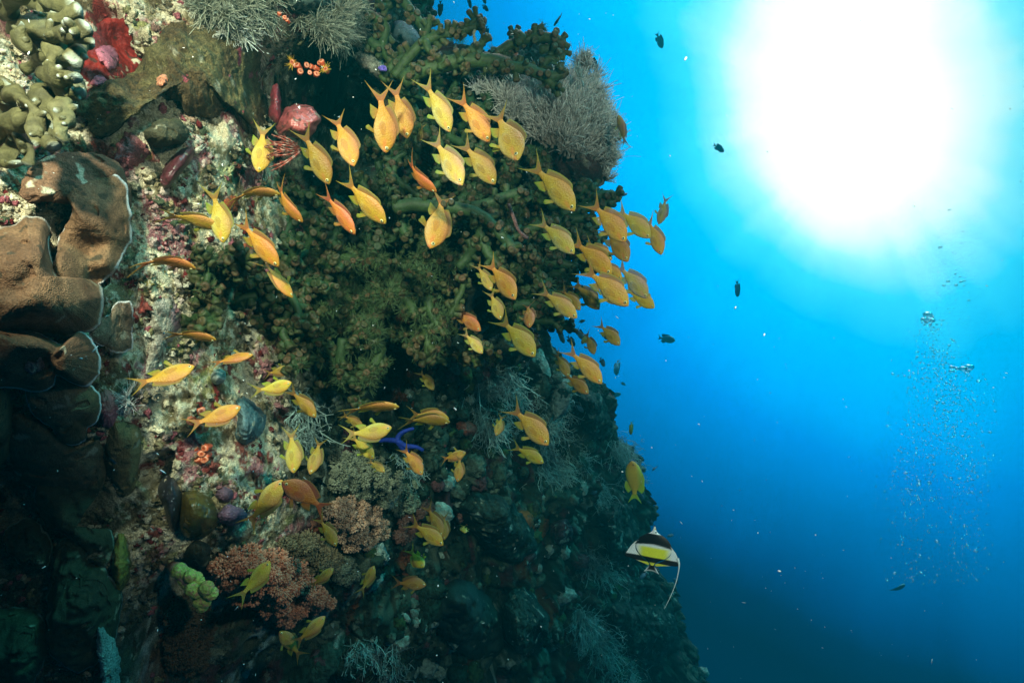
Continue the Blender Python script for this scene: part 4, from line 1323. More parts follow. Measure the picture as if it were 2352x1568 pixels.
cauliflower('shadowed reddish cauliflower soft coral behind the trio of yellow fish', [(925, 1170), (990, 1150), (1000, 1190), (960, 1230), (930, 1260), (905, 1220)], 44, .07, .013, (.15, .06, .045), (.2, .09, .07), (.15, .1, .08))
cauliflower('tiny pink soft coral sprig above the small front facing fish', [(1045, 1185), (1085, 1178), (1100, 1195), (1060, 1202)], 16, .05, .008, (.35, .13, .1), (.42, .2, .16), (.3, .2, .2), dots=60)


# yellow-green knobbly sponge
def knobbly():
    root = empty('knobbly_sponge', P(440, 1345, 1.1))
    tag(root, 'bright yellow-green knobbly sponge with pinkish seams jutting from the dark lower left', 'sponge')
    loc = np.array(root.location)
    pts = np.array([(412, 1310), (425, 1315), (438, 1322), (430, 1338), (446, 1345), (455, 1335), (462, 1352), (474, 1350), (452, 1360), (440, 1352), (466, 1370), (478, 1362), (458, 1378), (470, 1382), (464, 1392), (424, 1328), (448, 1328), (485, 1362)], float)
    p = PN(pts[:, 0], pts[:, 1], 1.06 + .02 * rng.random(len(pts)))
    V0, F0 = ICO[3]
    for a in p:
        mb = MB()
        V = V0 * .0115 * rng.uniform(.8, 1.2)
        V = V * (1 + .16 * ridge(V + a, 160, 2, 4) + .15 * fbm(V + a, 60, 2, 5))[:, None] + a - loc
        C = mixc(np.tile([.42, .46, .10], (len(V), 1)), (.50, .26, .14), sstep(.62, .8, ridge(V, 110, 2, 6)))
        mb.add(V, F0, C)
        mb.build('knob', M_SPONGE, root)
    mb = MB()
    add_tube(mb, PN(np.array([392, 410, 430, 455]), np.array([1300, 1308, 1330, 1360]), np.array([1.12, 1.08, 1.075, 1.08])) - loc, [.008, .014, .012, .008], (.42, .22, .15), 14, .003, 50)
    mb.build('stem', M_SPONGE, root)


knobbly()


# ------------------------------------------------------------------ orange cup corals
def cups(label, at, pts, rr, group='orange cup corals', openk=()):
    root = empty('orange_cup_coral', P(*at))
    tag(root, label, 'cup coral', group)
    loc = np.array(root.location)
    for k, (u, v) in enumerate(pts):
        mb = MB()
        B = np.array([P(u, v, at[2])]) - loc + np.array([[0, .012 * rng.random(), 0]])
        D = np.array([[.1, -1, .1]]) + .35 * rng.normal(size=(1, 3))
        r_ = rr * rng.uniform(.8, 1.2)
        ored = np.array([.62, .10, .035])
        cols = np.array([ored * .6, ored * .7, ored * .85, ored, ored * 1.1, [.72, .30, .18], [.6, .16, .06], ored * .6, ored * .4])
        lathes(mb, B, D, STUB, np.array([[r_ * 2.0, r_]]), 16, cols)
        if k in openk:
            e = B + D / np.linalg.norm(D) * r_ * 1.8
            tentacles(mb, e, D, r_, r_ * 1.6, (.7, .3, .02), (.8, .55, .05), 40)
        mb.build('polyp', M_WET, root)


cups('row of orange cup corals glowing at the mouth of the dark cave', (715, 155, 1.28), [(678, 150), (690, 158), (700, 148), (710, 165), (720, 152), (732, 160), (742, 150), (722, 168), (750, 162), (688, 168), (672, 138), (735, 146)], .0058, openk=(8, 10))
cups('large orange cup coral pair behind the tail of the level orange fish', (452, 975, 1.10), [(455, 948), (452, 980), (440, 970), (468, 985)], .0085)
cups('cluster of orange cup corals in the shadow below the large pair', (458, 1040, 1.12), [(424, 1026), (438, 1045), (450, 1052), (462, 1040), (474, 1030), (480, 1025), (466, 1055), (452, 1036), (476, 1044), (444, 1058), (460, 1062)], .0068)
cups('faint orange cup coral specks at the top beside the brain coral', (648, 40, 1.15), [(640, 36), (652, 42), (660, 46)], .005)


# ------------------------------------------------------------------ blue sea star
def sea_star():
    root = tag(empty('sea_star', P(915, 1010, 1.45)), 'bright cobalt blue sea star draped on the rock behind an orange fish', 'sea star')
    loc = np.array(root.location)
    mb = MB()
    for k, pts in enumerate([[(912, 1012), (932, 1024), (955, 1026), (972, 1034)], [(912, 1012), (918, 998), (935, 988), (950, 984)], [(912, 1012), (890, 1010), (872, 1012)], [(912, 1012), (925, 1030), (938, 1036)]]):
        q = spline(pts, 18)
        t = np.linspace(0, 1, 18)
        c = PN(q[:, 0], q[:, 1], 1.42 + .015 * t) - loc
        add_tube(mb, c, .0075 * (1 - .45 * t), (.003, .02, .20), 12, .0012, 60)
    mb.build('sea_star_body', M_SPONGE, root)


sea_star()
scatter_mb = MB()

# a dead whip coral twig and a worm tube on the upper arms
for lab, pts, d, r, c in (
        ('crusted pale twig sticking up from the tube coral arm', [(1094, 106), (1090, 92), (1088, 78), (1091, 70)], 1.39, .0035, (.36, .30, .20)),
        ('pinkish crusted twig hanging in front of the tube coral in the centre right', [(1168, 468), (1180, 500), (1192, 530), (1212, 548)], 1.30, .0042, (.30, .15, .14))):
    mb = MB()
    q = spline(pts, 22)
    add_tube(mb, PN(q[:, 0], q[:, 1], d), r, c, 9, .0022, 130)
    tag(mb.build('dead_twig', M_ROCK), lab, 'twig')
thing_patch('tunicate', 'orange sea squirt lodged between the two upper tube coral arms', 'sea squirt', [(1178, 140), (1180, 126), (1190, 122), (1190, 145), (1184, 152)], None, T=.012, dfix=1.41, c0=(.4, .12, .05), c1=(.3, .1, .05), nt=60, nr=14, edge=(1, .1), mat=M_WET, back=.02)
thing_patch('purple_sponge', 'bright violet sponge scrap above the cave roof', 'sponge', [(868, 156), (874, 150), (886, 152), (888, 164), (876, 165)], None, T=.01, dfix=1.40, c0=(.16, .10, .45), c1=(.12, .08, .35), nt=60, nr=14, edge=(2, .1), mat=M_SPONGE, back=.03)
thing_patch('rubble_knob', 'pale crusted rock knob between cave and tube coral', 'rock', [(812, 130), (830, 120), (860, 130), (880, 150), (890, 180), (870, 185), (845, 165), (825, 150)], None, T=.05, dfix=1.5, c0=(.34, .34, .27), c1=(.16, .12, .1), lump=(.02, 30), fine=(.005, 120), nt=120, nr=30, edge=(8, .08), mat=M_ROCK, back=.1)


# ------------------------------------------------------------------ pale hydroid veils on the dim slope
def veil(label, line, width, n, ln):
    n = int(n * 1.5)
    q0 = spline(line, 60)
    t = rng.random(n)
    i = (t * 59).astype(int)
    w_ = width * (.35 + np.sin(t * 3.1))
    q = q0[i] + rng.normal(size=(n, 2)) * w_[:, None] * np.array([1, .6]) * .5
    d = S(q[:, 0], q[:, 1]) - .02
    u0, v0 = np.mean(line, 0)
    root = tag(empty('hydroid_veil', P(u0, v0, float(S(u0, v0)))), label, 'hydroid', 'pale hydroid veils on the dim slope')
    loc = np.array(root.location)
    B = PN(q[:, 0], q[:, 1], d) - loc
    mb = MB()
    dr = np.array([.15, -.35, -1]) + .55 * rng.normal(size=(n, 3))
    sh = rng.uniform(.4, 1.2, (n, 1))
    e = strands(mb, B, dr, ln * rng.uniform(.5, 1.3, n), .0021, .5 * rng.normal(size=(n, 3)), np.array([.28, .42, .38]) * sh, np.array([.42, .58, .54]) * sh, 5, 3, .12, .6)
    strands(mb, np.repeat(e, 3, 0), dr.repeat(3, 0) + .8 * rng.normal(size=(n * 3, 3)), ln * .45, .0014, .4 * rng.normal(size=(n * 3, 3)), np.repeat(np.array([.34, .48, .44]) * sh, 3, 0), np.repeat(np.array([.46, .62, .58]) * sh, 3, 0), 3, 3, .1, .6)
    o = mb.build('threads', M_SOFT, root)
    tag(o, kind='stuff')


veil('widest pale teal hydroid veil hanging left of the lone fish pair on the dim slope', [(1130, 850), (1125, 890), (1130, 940), (1125, 985)], 34, 420, .05)
veil('thin hydroid string trailing down from the small pale fish head', [(1165, 840), (1180, 880), (1200, 930)], 10, 130, .04)
veil('teal hydroid veil right of the large nose-down fish', [(1235, 850), (1250, 900), (1262, 950), (1265, 1000)], 22, 260, .05)
veil('hydroid streamer down the upper rim of the dim slope', [(1290, 900), (1300, 960), (1315, 1010), (1335, 1060)], 14, 230, .05)
veil('hydroid veil beneath the large nose-down fish on the dim slope', [(1240, 1020), (1265, 1040), (1280, 1070), (1270, 1080)], 24, 200, .05)
veil('hydroid fringe on the low ledge of the dim slope', [(1235, 1072), (1290, 1085), (1340, 1080)], 14, 160, .05)
veil('hydroid threads in the middle of the dim slope above the rust sponge', [(1340, 1060), (1350, 1110), (1380, 1120), (1390, 1145)], 14, 160, .06)
veil('pale hydroid tangle low on the slope under the striped fish', [(1350, 1260), (1370, 1290), (1400, 1310)], 18, 150, .07)
veil('bright hydroid ridge descending in the lower right of the slope', [(1325, 1400), (1370, 1440), (1400, 1490), (1440, 1540)], 28, 420, .07)
veil('lowest hydroid ridge at the bottom right of the slope', [(1340, 1440), (1380, 1480), (1420, 1540), (1460, 1600)], 20, 260, .06)
veil('hydroid crest on the far shoulder above the golden fish', [(1400, 1000), (1425, 1015), (1440, 1050), (1448, 1080)], 14, 200, .08)
veil('hydroid wisps under the two stacked yellow heads', [(905, 1040), (940, 1060), (950, 1100)], 14, 70, .03)
veil('dim hydroid lattice at the lower centre left of the boulder coral', [(800, 1500), (860, 1480), (900, 1510), (880, 1560)], 30, 160, .03)
veil('hydroid threads behind the pair of nose-down fish under the mound', [(690, 900), (705, 960), (700, 1010)], 22, 120, .03)

# ------------------------------------------------------------------ fish
def fin_mesh(mb, inner, outer, th, c0, c1, ce=None, n=22, k=7, dfm=None, scallop=0):
    """thin fin between an inner and an outer edge (x, z) in the fish's own plane; rays run across"""
    a = spline(inner, n); b = spline(outer, n)
    if scallop:
        nn = (b - a); nn /= np.linalg.norm(nn, axis=1)[:, None] + 1e-9
        b = b + nn * (scallop * (.5 + .5 * np.cos(np.arange(n) * 2.2)))[:, None]
    s = np.linspace(0, 1, k)
    G = a[None] * (1 - s[:, None, None]) + b[None] * s[:, None, None]
    t_ = th * (1 - .75 * s)[:, None] * np.ones((1, n)) * (1 + .35 * np.cos(np.arange(n) * 3.14))[None]
    out_ = []
    for sg in (1, -1):
        out_.append(np.stack([G[..., 0], sg * t_, G[..., 1]], -1).reshape(-1, 3))
    V = np.concatenate(out_)
    F = grid_faces(n, k)
    m = n * k
    F2 = F[:, ::-1] + m
    rim_ = np.concatenate([np.arange(n - 1) + (k - 1) * n])
    E = np.stack([rim_, rim_ + 1, rim_ + 1 + m, rim_ + m], -1)
    e0 = np.arange(k - 1) * n
    E1 = np.stack([e0, e0 + n, e0 + n + m, e0 + m], -1)
    e1 = e0 + n - 1
    E2 = np.stack([e1 + n, e1, e1 + m, e1 + n + m], -1)
    C = np.array(c0)[None] * (1 - s[:, None]) + np.array(c1)[None] * s[:, None]
    C = np.repeat(C[:, None], n, 1)
    if ce is not None:
        w2 = sstep(.72, 1.0, s)[:, None] * np.ones((1, n))
        ends = np.maximum(sstep(.82, 1.0, np.linspace(0, 1, n)), sstep(.18, 0, np.linspace(0, 1, n)))[None] * sstep(.1, .5, s)[:, None]
        w2 = np.maximum(w2, ends)
        C = C * (1 - w2[..., None]) + np.array(ce) * w2[..., None]
    C = C.reshape(-1, 3)
    C = np.concatenate([C, C])
    if dfm: V = dfm(V)
    mb.add(V, np.concatenate([F, F2, E, E1, E2]), C)


def bender(k):
    """swimming curve: the body swings sideways behind the head"""
    def f(V):
        V = np.array(V, float)
        x = V[:, 0]
        d = .22 - x
        y = k * np.clip(d, 0, 2) ** 2
        sl = 2 * k * np.clip(d, 0, 2)
        V[:, 0] = x + V[:, 1] * sl * .9 + .35 * k * k * np.clip(d, 0, 2) ** 3
        V[:, 1] = V[:, 1] + y
        return V
    return f


ANTH = dict(st=[0, .02, .05, .10, .16, .24, .33, .42, .51, .60, .67, .73, .78],
            top=[.004, .034, .064, .106, .144, .172, .182, .170, .138, .096, .062, .042, .040],
            bot=[.004, .032, .056, .086, .114, .138, .146, .134, .106, .072, .048, .037, .037],
            wid=[.002, .020, .033, .046, .056, .062, .062, .054, .042, .028, .018, .012, .009])
CHRO = dict(st=[0, .02, .06, .12, .20, .30, .40, .50, .60, .68, .75, .80],
            top=[.006, .05, .095, .145, .185, .205, .20, .17, .125, .08, .055, .050],
            bot=[.006, .045, .085, .13, .17, .19, .185, .155, .11, .07, .05, .048],
            wid=[.002, .03, .05, .065, .078, .082, .076, .062, .045, .028, .018, .012])


def body_mesh(mb, sp, colf, dfm, n=44, k=30):
    s = np.linspace(0, 1, n) ** 1.15 * sp['st'][-1]
    def it(a):
        q = spline(np.stack([sp['st'], a], -1), 200)
        return np.interp(s, q[:, 0], q[:, 1])
    T, B, Wd_ = it(sp['top']), it(sp['bot']), it(sp['wid'])
    th = np.arange(k) / k * 2 * np.pi
    cz, cy = np.sin(th), np.cos(th)
    z = np.where(cz[None] > 0, T[:, None], B[:, None]) * np.sign(cz) * np.abs(cz) ** .92
    y = Wd_[:, None] * np.sign(cy) * np.abs(cy) ** sp.get('edge', 1.0)
    # mouth cleft
    V = np.stack([(.5 - s)[:, None] * np.ones((1, k)), y, z], -1).reshape(-1, 3)
    F = grid_faces(k, n, True)
    F = F[:, ::-1]
    C = colf(V[:, 0], V[:, 2] / .15, V)
    mb.add(dfm(V), F, C)


YEL, ORG, RED, LIM = np.array([.80, .55, .05]), np.array([.82, .30, .045]), np.array([.72, .20, .035]), np.array([.62, .62, .06])


def anth_col(x, z, V):
    t = sstep(-.9, .75, z)
    C = mixc(np.tile([.74, .64, .18], (len(x), 1)), (.68, .47, .035), sstep(-.95, -.2, z))
    C = mixc(C, (.66, .36, .07), sstep(.15, 1.1, z))
    C = mixc(C, (.72, .38, .07), sstep(-.12, -.30, x) * .8)
    C = mixc(C, (.78, .62, .35), sstep(.36, .48, x) * sstep(.1, -.5, z) * .9)
    # warm stripe from the eye to the pectoral fin base
    C = mixc(C, (.88, .28, .07), np.exp(-((z + .12 + (x - .4) * .6) / .13) ** 2) * sstep(.24, .34, x) * .7)
    C = mixc(C, (.70, .34, .12), sstep(-.05, .35, fbm(V, 5, 2, 61)) * .35)
    C = mixc(C, (.76, .66, .14), sstep(.0, .35, fbm(V, 7, 2, 62)) * sstep(.5, -.3, z) * .5)
    # rows of scales
    sc_ = .5 + .5 * np.sin(x * 190 + z * 6) * np.sin(z * 26)
    C = C * (1 - .20 * (sc_ * sstep(.38, .2, x))[:, None])
    # mouth and gill cover lines
    C = mixc(C, (.35, .16, .05), np.exp(-((z + .25) / .035) ** 2) * sstep(.468, .48, x) * .6)
    C = mixc(C, (.55, .26, .06), np.exp(-((x - .285 - .03 * (1 - (z * 1.1) ** 2)) / .006) ** 2) * sstep(.7, .5, np.abs(z)) * .45)
    return C


def eye_mesh(x, z, y, r, ring, pupil=(.004, .004, .005)):
    mb = MB()
    V0, F0 = ICO[2]
    V = V0 * r * np.array([1, .45, 1])
    rr = np.hypot(V[:, 0], V[:, 2]) / r
    C = mixc(np.tile(pupil, (len(V), 1)), ring, sstep(.52, .62, rr))
    C = mixc(C, np.array(ring) * .45, sstep(.90, .98, rr))
    V = V + np.array([x, y, z])
    return V, F0, C


def make_fish(variant, sp, colf, fins, eye, dfm, mats):
    """list of (name, object data) for one fish of unit length, nose at x=.5"""
    parts = []
    mb = MB(); body_mesh(mb, sp, colf, dfm)
    parts.append(('body', mb.build('body', mats[0])))
    for nm, build in fins:
        mb = MB(); build(mb, dfm)
        parts.append((nm, mb.build(nm, M_PFIN if nm == 'pectoral_fin' else mats[1])))
    if eye:
        x, z, y, r, ring = eye
        for sgn in (1, -1):
            V, F, C = eye_mesh(x, z, sgn * y, r, ring)
            mb = MB(); mb.add(dfm(V), F, C)
            parts.append(('eye', mb.build('eye', M_EYE)))
    res = []
    for nm, o in parts:
        res.append((nm, o.data))
        bpy.data.objects.remove(o)
    return res


FY = (.62, .66, .06)
ANTH_FINS = [
    ('tail_fin', lambda mb, d: (fin_mesh(mb, [(-.27, -.036), (-.275, 0), (-.27, .036)], [(-.58, -.20), (-.47, -.12), (-.39, -.035), (-.37, 0), (-.39, .035), (-.47, .12), (-.58, .20)], .006, (.70, .36, .06), (.52, .36, .14), (.62, .56, .06), 30, 8, d))),
    ('dorsal_fin', lambda mb, d: fin_mesh(mb, [(.26, .160), (.12, .168), (-.02, .132), (-.13, .074), (-.19, .047)], [(.245, .182), (.18, .226), (.06, .222), (-.06, .196), (-.16, .155), (-.225, .12)], .005, (.60, .34, .08), (.50, .40, .14), (.52, .56, .07), 30, 6, d, .004)),
    ('anal_fin', lambda mb, d: fin_mesh(mb, [(-.02, -.112), (-.09, -.070), (-.15, -.046)], [(-.02, -.135), (-.09, -.165), (-.17, -.16), (-.24, -.155)], .005, (.72, .50, .06), (.5, .6, .08), (.46, .66, .08), 20, 6, d)),
]


def pelvic(sgn):
    def f(mb, d):
        m2 = MB()
        fin_mesh(m2, [(.20, 0), (.175, -.005), (.15, 0)], [(.12, -.115), (.085, -.115), (.06, -.08)], .004, (.7, .52, .06), (.5, .62, .08), (.42, .62, .07), 12, 5)
        V = m2.V[0]
        # hangs from the belly and spreads outward
        V = V * np.array([1, 1, 1]) + np.array([0, 0, -.128])
        V[:, 1] += sgn * (.012 + .45 * np.clip(-.128 - V[:, 2], 0, 1))
        mb.add(d(V), m2.F4[0], m2.C[0])
    return f


def pectoral(sgn, spread):
    def f(mb, d):
        m2 = MB()
        fin_mesh(m2, [(.235, .006), (.232, -.012), (.235, -.03)], [(.11, .035), (.03, .012), (.02, -.04), (.10, -.075)], .002, (.85, .60, .12), (.85, .66, .2), (.9, .8, .3), 14, 5)
        V = m2.V[0]
        V[:, 1] = V[:, 1] + sgn * (.064 + spread * np.clip(.235 - V[:, 0], 0, 1))
        mb.add(d(V), m2.F4[0], m2.C[0])
    return f


ANTH_FINS += [('pelvic_fin', pelvic(1)), ('pelvic_fin', pelvic(-1)), ('pectoral_fin', pectoral(1, .03)), ('pectoral_fin', pectoral(-1, .03))]
BENDS = [0.0, .30, -.30, .75, -.75, 1.25, -1.25]
ANTHIAS = {b: make_fish(b, ANTH, anth_col, ANTH_FINS, (.422, .014, .0475, .0255, (.85, .78, .35)), bender(b), (M_FISH, M_FIN)) for b in BENDS}


def dark_col(x, z, V):
    C = np.tile([.05, .15, .22], (len(x), 1))
    C = mixc(C, (.08, .19, .26), sstep(.0, -.9, z))
    return C


def simple_fins(c0, c1, ce=None):
    return [
        ('tail_fin', lambda mb, d: fin_mesh(mb, [(-.29, -.048), (-.295, 0), (-.29, .048)], [(-.52, -.17), (-.43, -.075), (-.40, 0), (-.43, .075), (-.52, .17)], .007, c0, c1, ce, 20, 6, d)),
        ('dorsal_fin', lambda mb, d: fin_mesh(mb, [(.22, .19), (.08, .195), (-.08, .135), (-.20, .07)], [(.20, .22), (.08, .255), (-.06, .245), (-.2, .235), (-.28, .17)], .006, c0, c1, ce, 22, 5, d, .006)),
        ('anal_fin', lambda mb, d: fin_mesh(mb, [(.0, -.17), (-.09, -.115), (-.20, -.06)], [(-.0, -.20), (-.10, -.23), (-.2, -.21), (-.28, -.15)], .006, c0, c1, ce, 18, 5, d))]


CHROMIS = {b: make_fish(b, CHRO, dark_col, simple_fins((.03, .09, .14), (.04, .11, .17)), (.42, .03, .066, .022, (.1, .12, .12)), bender(b), (M_DARK, M_DARKFIN)) for b in (0.0, .5)}


def gold_col(x, z, V):
    C = np.tile([.66, .44, .05], (len(x), 1))
    C = mixc(C, (.55, .28, .04), sstep(.25, .48, x))
    C = mixc(C, (.48, .5, .07), sstep(.5, 1.1, np.abs(z)))
    return C


GOLD = make_fish(0, CHRO, gold_col, simple_fins((.55, .50, .04), (.50, .62, .05), (.45, .66, .06)), (.43, .03, .062, .02, (.3, .25, .05)), bender(.15), (M_FISH, M_FIN))


def place(name, parts, h, t, s, d, roll=0, yaw=0, colr=(1, 1, 1), label='', cat='fish', group=None, grow=1.0):
    """h, t: nose and tail-fork tips in picture units; s=+1 back fin counter-clockwise of the heading; yaw>0 nose towards us; roll>0 back turned towards us"""
    (hx, hy), (tx, ty) = h, t
    a = np.array([hx - tx, 0, -(hy - ty)], float)
    L_ = np.linalg.norm(a) * px(d) * grow
    a /= np.linalg.norm(a)
    mu, mv = (hx + tx) / 2, (hy + ty) / 2
    pos = np.array(P(mu, mv, d))
    view = -pos / np.linalg.norm(pos)           # towards the camera
    up = np.array([0, 0, 1.0])
    rt = np.cross(up, view); rt /= np.linalg.norm(rt)
    up = np.cross(view, rt)
    a = a[0] * rt + a[2] * up
    a /= np.linalg.norm(a)
    X = math.cos(yaw) * a + math.sin(yaw) * view
    nrm_ = math.cos(yaw) * view - math.sin(yaw) * a
    dv = s * np.cross(view, a)                  # counter-clockwise of a as we see it
    Z = math.cos(roll) * dv + math.sin(roll) * nrm_
    Y = np.cross(Z, X)
    sc_ = L_ / math.cos(yaw)
    kz = (rng.uniform(.98, 1.14) if name == 'anthias' else 1.0)
    root = bpy.data.objects.new(name, None)
    root.empty_display_size = .02
    col.objects.link(root)
    M = Matrix(((X[0], Y[0], Z[0], pos[0]), (X[1], Y[1], Z[1], pos[1]), (X[2], Y[2], Z[2], pos[2]), (0, 0, 0, 1)))
    root.matrix_world = M @ Matrix.Diagonal((sc_, sc_, sc_ * kz, 1))
    tag(root, label, cat, group)
    for nm, me in parts:
        o = bpy.data.objects.new(nm, me)
        o.parent = root
        o.color = (*colr, 1)
        col.objects.link(o)
    return root


TONE = {'y': ((.88, .92, .7), 'yellow'), 'g': ((.92, .84, .9), 'golden'), 'o': ((.92, .66, .8), 'orange'), 'r': ((.85, .46, .8), 'reddish orange'),
        'p': ((.86, .92, 1.5), 'pale yellow'), 'w': ((.68, .86, 2.6), 'greyish pale'), 'd': ((.58, .52, .55), 'shaded yellow')}  # tone d puts shade lying on a fish into a darker tint
# nose, tail, side of the back, distance, roll, yaw, bend, tone
A = [
    (594, 391, 605, 290, 1, 1.08, .1, .2, 0, 'g'), (753, 415, 695, 305, 1, 1.12, .3, .1, 0, 'd'), (811, 373, 767, 264, 1, 1.12, .0, .35, .3, 'o'),
    (886, 343, 872, 208, 1, 1.15, -.1, .0, 0, 'o'), (934, 310, 905, 200, 1, 1.24, .0, .1, 0, 'o'), (1032, 295, 976, 190, 1, 1.16, .1, .1, .3, 'p'),
    (1122, 319, 1055, 225, 1, 1.17, .1, .2, .3, 'o'), (1187, 360, 1138, 258, 1, 1.12, .0, .72, 0, 'g'), (1059, 418, 994, 318, 1, 1.12, .1, .55, 0, 'p'),
    (1135, 418, 1060, 328, 1, 1.16, .1, .1, 0, 'd'), (1317, 480, 1220, 376, 1, 1.10, .1, .05, 0, 'g'), (1000, 436, 920, 385, 1, 1.15, .9, .1, .75, 'r'),
    (989, 565, 1024, 440, 1, 1.30, -.2, .35, .3, 'o'), (882, 507, 785, 418, 1, 1.02, .6, .1, .3, 'o'), (812, 532, 745, 445, 1, .86, .8, .3, 0, 'r'),
    (691, 505, 620, 438, 1, 1.05, .9, .0, .75, 'o'), (1434, 553, 1357, 462, 1, 1.14, .1, .05, 0, 'g'), (1316, 580, 1236, 505, 1, 1.12, .1, .15, 0, 'p'),
    (1490, 545, 1418, 478, 1, 1.25, .2, .0, 0, 'p'), (1518, 582, 1487, 500, 1, 1.30, .3, .2, 0, 'p'), (1514, 512, 1530, 450, 1, 1.65, .2, .1, .3, 'w'),
    (1440, 598, 1388, 520, 1, 1.28, .1, .4, 0, 'd'), (1401, 628, 1315, 550, 1, 1.12, .25, .05, 0, 'o'), (1403, 596, 1345, 555, 1, 1.30, .2, .1, 0, 'g'),
    (1439, 700, 1342, 615, 1, 1.08, .1, .05, 0, 'g'), (1426, 640, 1372, 600, 1, 1.25, .2, .2, 0, 'g'), (1484, 682, 1418, 606, 1, 1.24, .2, .0, 0, 'w'),
    (1500, 706, 1436, 662, 1, 1.34, .2, .0, 0, 'y'), (1374, 708, 1318, 648, 1, 1.45, .1, .3, 0, 'd'), (1408, 697, 1370, 650, 1, 1.30, .1, .1, 0, 'p'),
    (1322, 728, 1240, 664, 1, 1.15, .2, .1, 0, 'p'), (1331, 710, 1288, 662, 1, 1.35, .1, .4, 0, 'd'), (1181, 684, 1120, 600, 1, 1.10, .1, .45, 0, 'o'),
    (1128, 665, 1094, 606, 1, 1.32, .1, .3, 0, 'd'), (1149, 732, 1125, 668, 1, 1.25, .1, .3, 0, 'd'), (1216, 750, 1209, 690, 1, 1.20, .3, .7, .3, 'r'),
    (1102, 758, 1040, 712, 1, 1.42, .3, .2, 0, 'r'), (1107, 810, 1064, 762, 1, 1.36, .1, .1, 0, 'p'), (1226, 816, 1148, 730, 1, 1.10, .1, .05, 0, 'g'),
    (1260, 752, 1236, 722, 1, 1.6, .1, .1, 0, 'd'), (1421, 791, 1374, 742, 1, 1.38, .1, .3, 0, 'd'), (1364, 812, 1345, 762, 1, 1.7, .1, .2, 0, 'd'),
    (1379, 878, 1303, 800, 1, 1.10, .1, .05, 0, 'g'), (1305, 863, 1275, 808, 1, 1.45, .1, .2, 0, 'd'), (1349, 902, 1296, 858, 1, 1.45, .1, .4, 0, 'd'),
    (1256, 1018, 1174, 934, 1, 1.10, .1, .1, 0, 'o'), (1246, 1061, 1178, 1024, 1, 1.35, .2, .0, 0, 'y'), (1140, 998, 1154, 950, 1, 1.5, .1, .3, .3, 'd'),
    (1068, 1040, 1012, 1052, -1, 1.36, .5, .3, .3, 'o'), (1051, 1103, 1056, 1044, 1, 1.30, .1, .2, .3, 'o'), (968, 1088, 925, 1026, 1, 1.30, .2, .3, 0, 'o'),
    (895, 984, 795, 999, -1, 1.12, .3, .1, .3, 'g'), (856, 1052, 806, 998, 1, 1.18, .1, .1, 0, 'y'), (882, 1083, 846, 1056, 1, 1.35, .1, .2, 0, 'd'),
    (832, 982, 786, 950, 1, 1.45, .3, .2, 0, 'd'), (912, 936, 794, 930, 1, 1.14, 1.2, .0, .3, 'o'), (1030, 970, 928, 956, 1, 1.30, .9, .0, .3, 'd'),
    (1028, 962, 942, 950, 1, 1.40, .5, .1, 0, 'd'), (674, 1082, 668, 985, 1, 1.15, .1, .1, 0, 'g'), (714, 1084, 735, 1005, 1, 1.18, .2, .3, .3, 'd'),
    (722, 957, 666, 892, 1, 1.22, .4, .1, 0, 'd'), (664, 880, 590, 900, -1, 1.10, .2, .3, .75, 'y'), (664, 846, 612, 858, -1, 1.25, .2, .3, 0, 'd'),
    (995, 894, 963, 852, 1, 1.5, .1, .3, 0, 'd'), (655, 1105, 748, 1175, -1, .95, .3, .3, 0, 'r'), (643, 1110, 568, 1202, -1, 1.05, .1, .1, .3, 'g'),
    (770, 1252, 732, 1186, 1, 1.15, .3, .2, 0, 'd'), (1015, 1250, 944, 1198, 1, 1.28, .2, .0, 0, 'y'), (1014, 1228, 980, 1160, 1, 1.34, .2, .2, 0, 'd'),
    (1020, 1236, 1020, 1180, 1, 1.40, .2, .1, 0, 'd'), (1068, 1222, 1064, 1206, -1, 1.45, .4, 1.15, 0, 'y'), (972, 1300, 944, 1266, -1, 1.4, .1, .9, .3, 'y'),
    (976, 1345, 904, 1336, 1, 1.40, .1, .0, .3, 'd'), (858, 1304, 830, 1358, -1, 1.42, .2, .2, .3, 'd'), (763, 1310, 712, 1342, -1, 1.25, .3, .2, .3, 'd'),
    (615, 1298, 553, 1368, -1, 1.08, .2, .2, .3, 'y'), (743, 1424, 678, 1470, -1, 1.18, .1, .1, .3, 'o'), (645, 1450, 692, 1512, -1, 1.22, .1, .1, .3, 'd'),
    (434, 843, 320, 882, -1, .96, .7, .0, 0, 'o'), (544, 938, 442, 974, -1, 1.0, .4, .0, 0, 'o'), (574, 815, 490, 828, -1, 1.08, .9, .0, .3, 'o'),
    (497, 518, 388, 488, 1, .97, .9, .0, .3, 'g'), (511, 552, 492, 435, 1, .98, .2, .1, .3, 'g'), (636, 440, 530, 436, 1, 1.12, 1.1, .0, .75, 'o'),
    (634, 606, 548, 512, 1, 1.0, .5, .1, .3, 'o'), (668, 680, 612, 596, -1, 1.06, .9, .0, .3, 'o'), (438, 612, 326, 580, 1, .95, 1.1, .0, .75, 'o'),
    (488, 780, 395, 757, 1, 1.04, 1.1, .0, .3, 'o'), (1421, 268, 1437, 333, -1, 1.45, .85, .1, 0, 'w'), (960, 325, 972, 286, 1, 1.34, .2, .2, 0, 'd'),
]
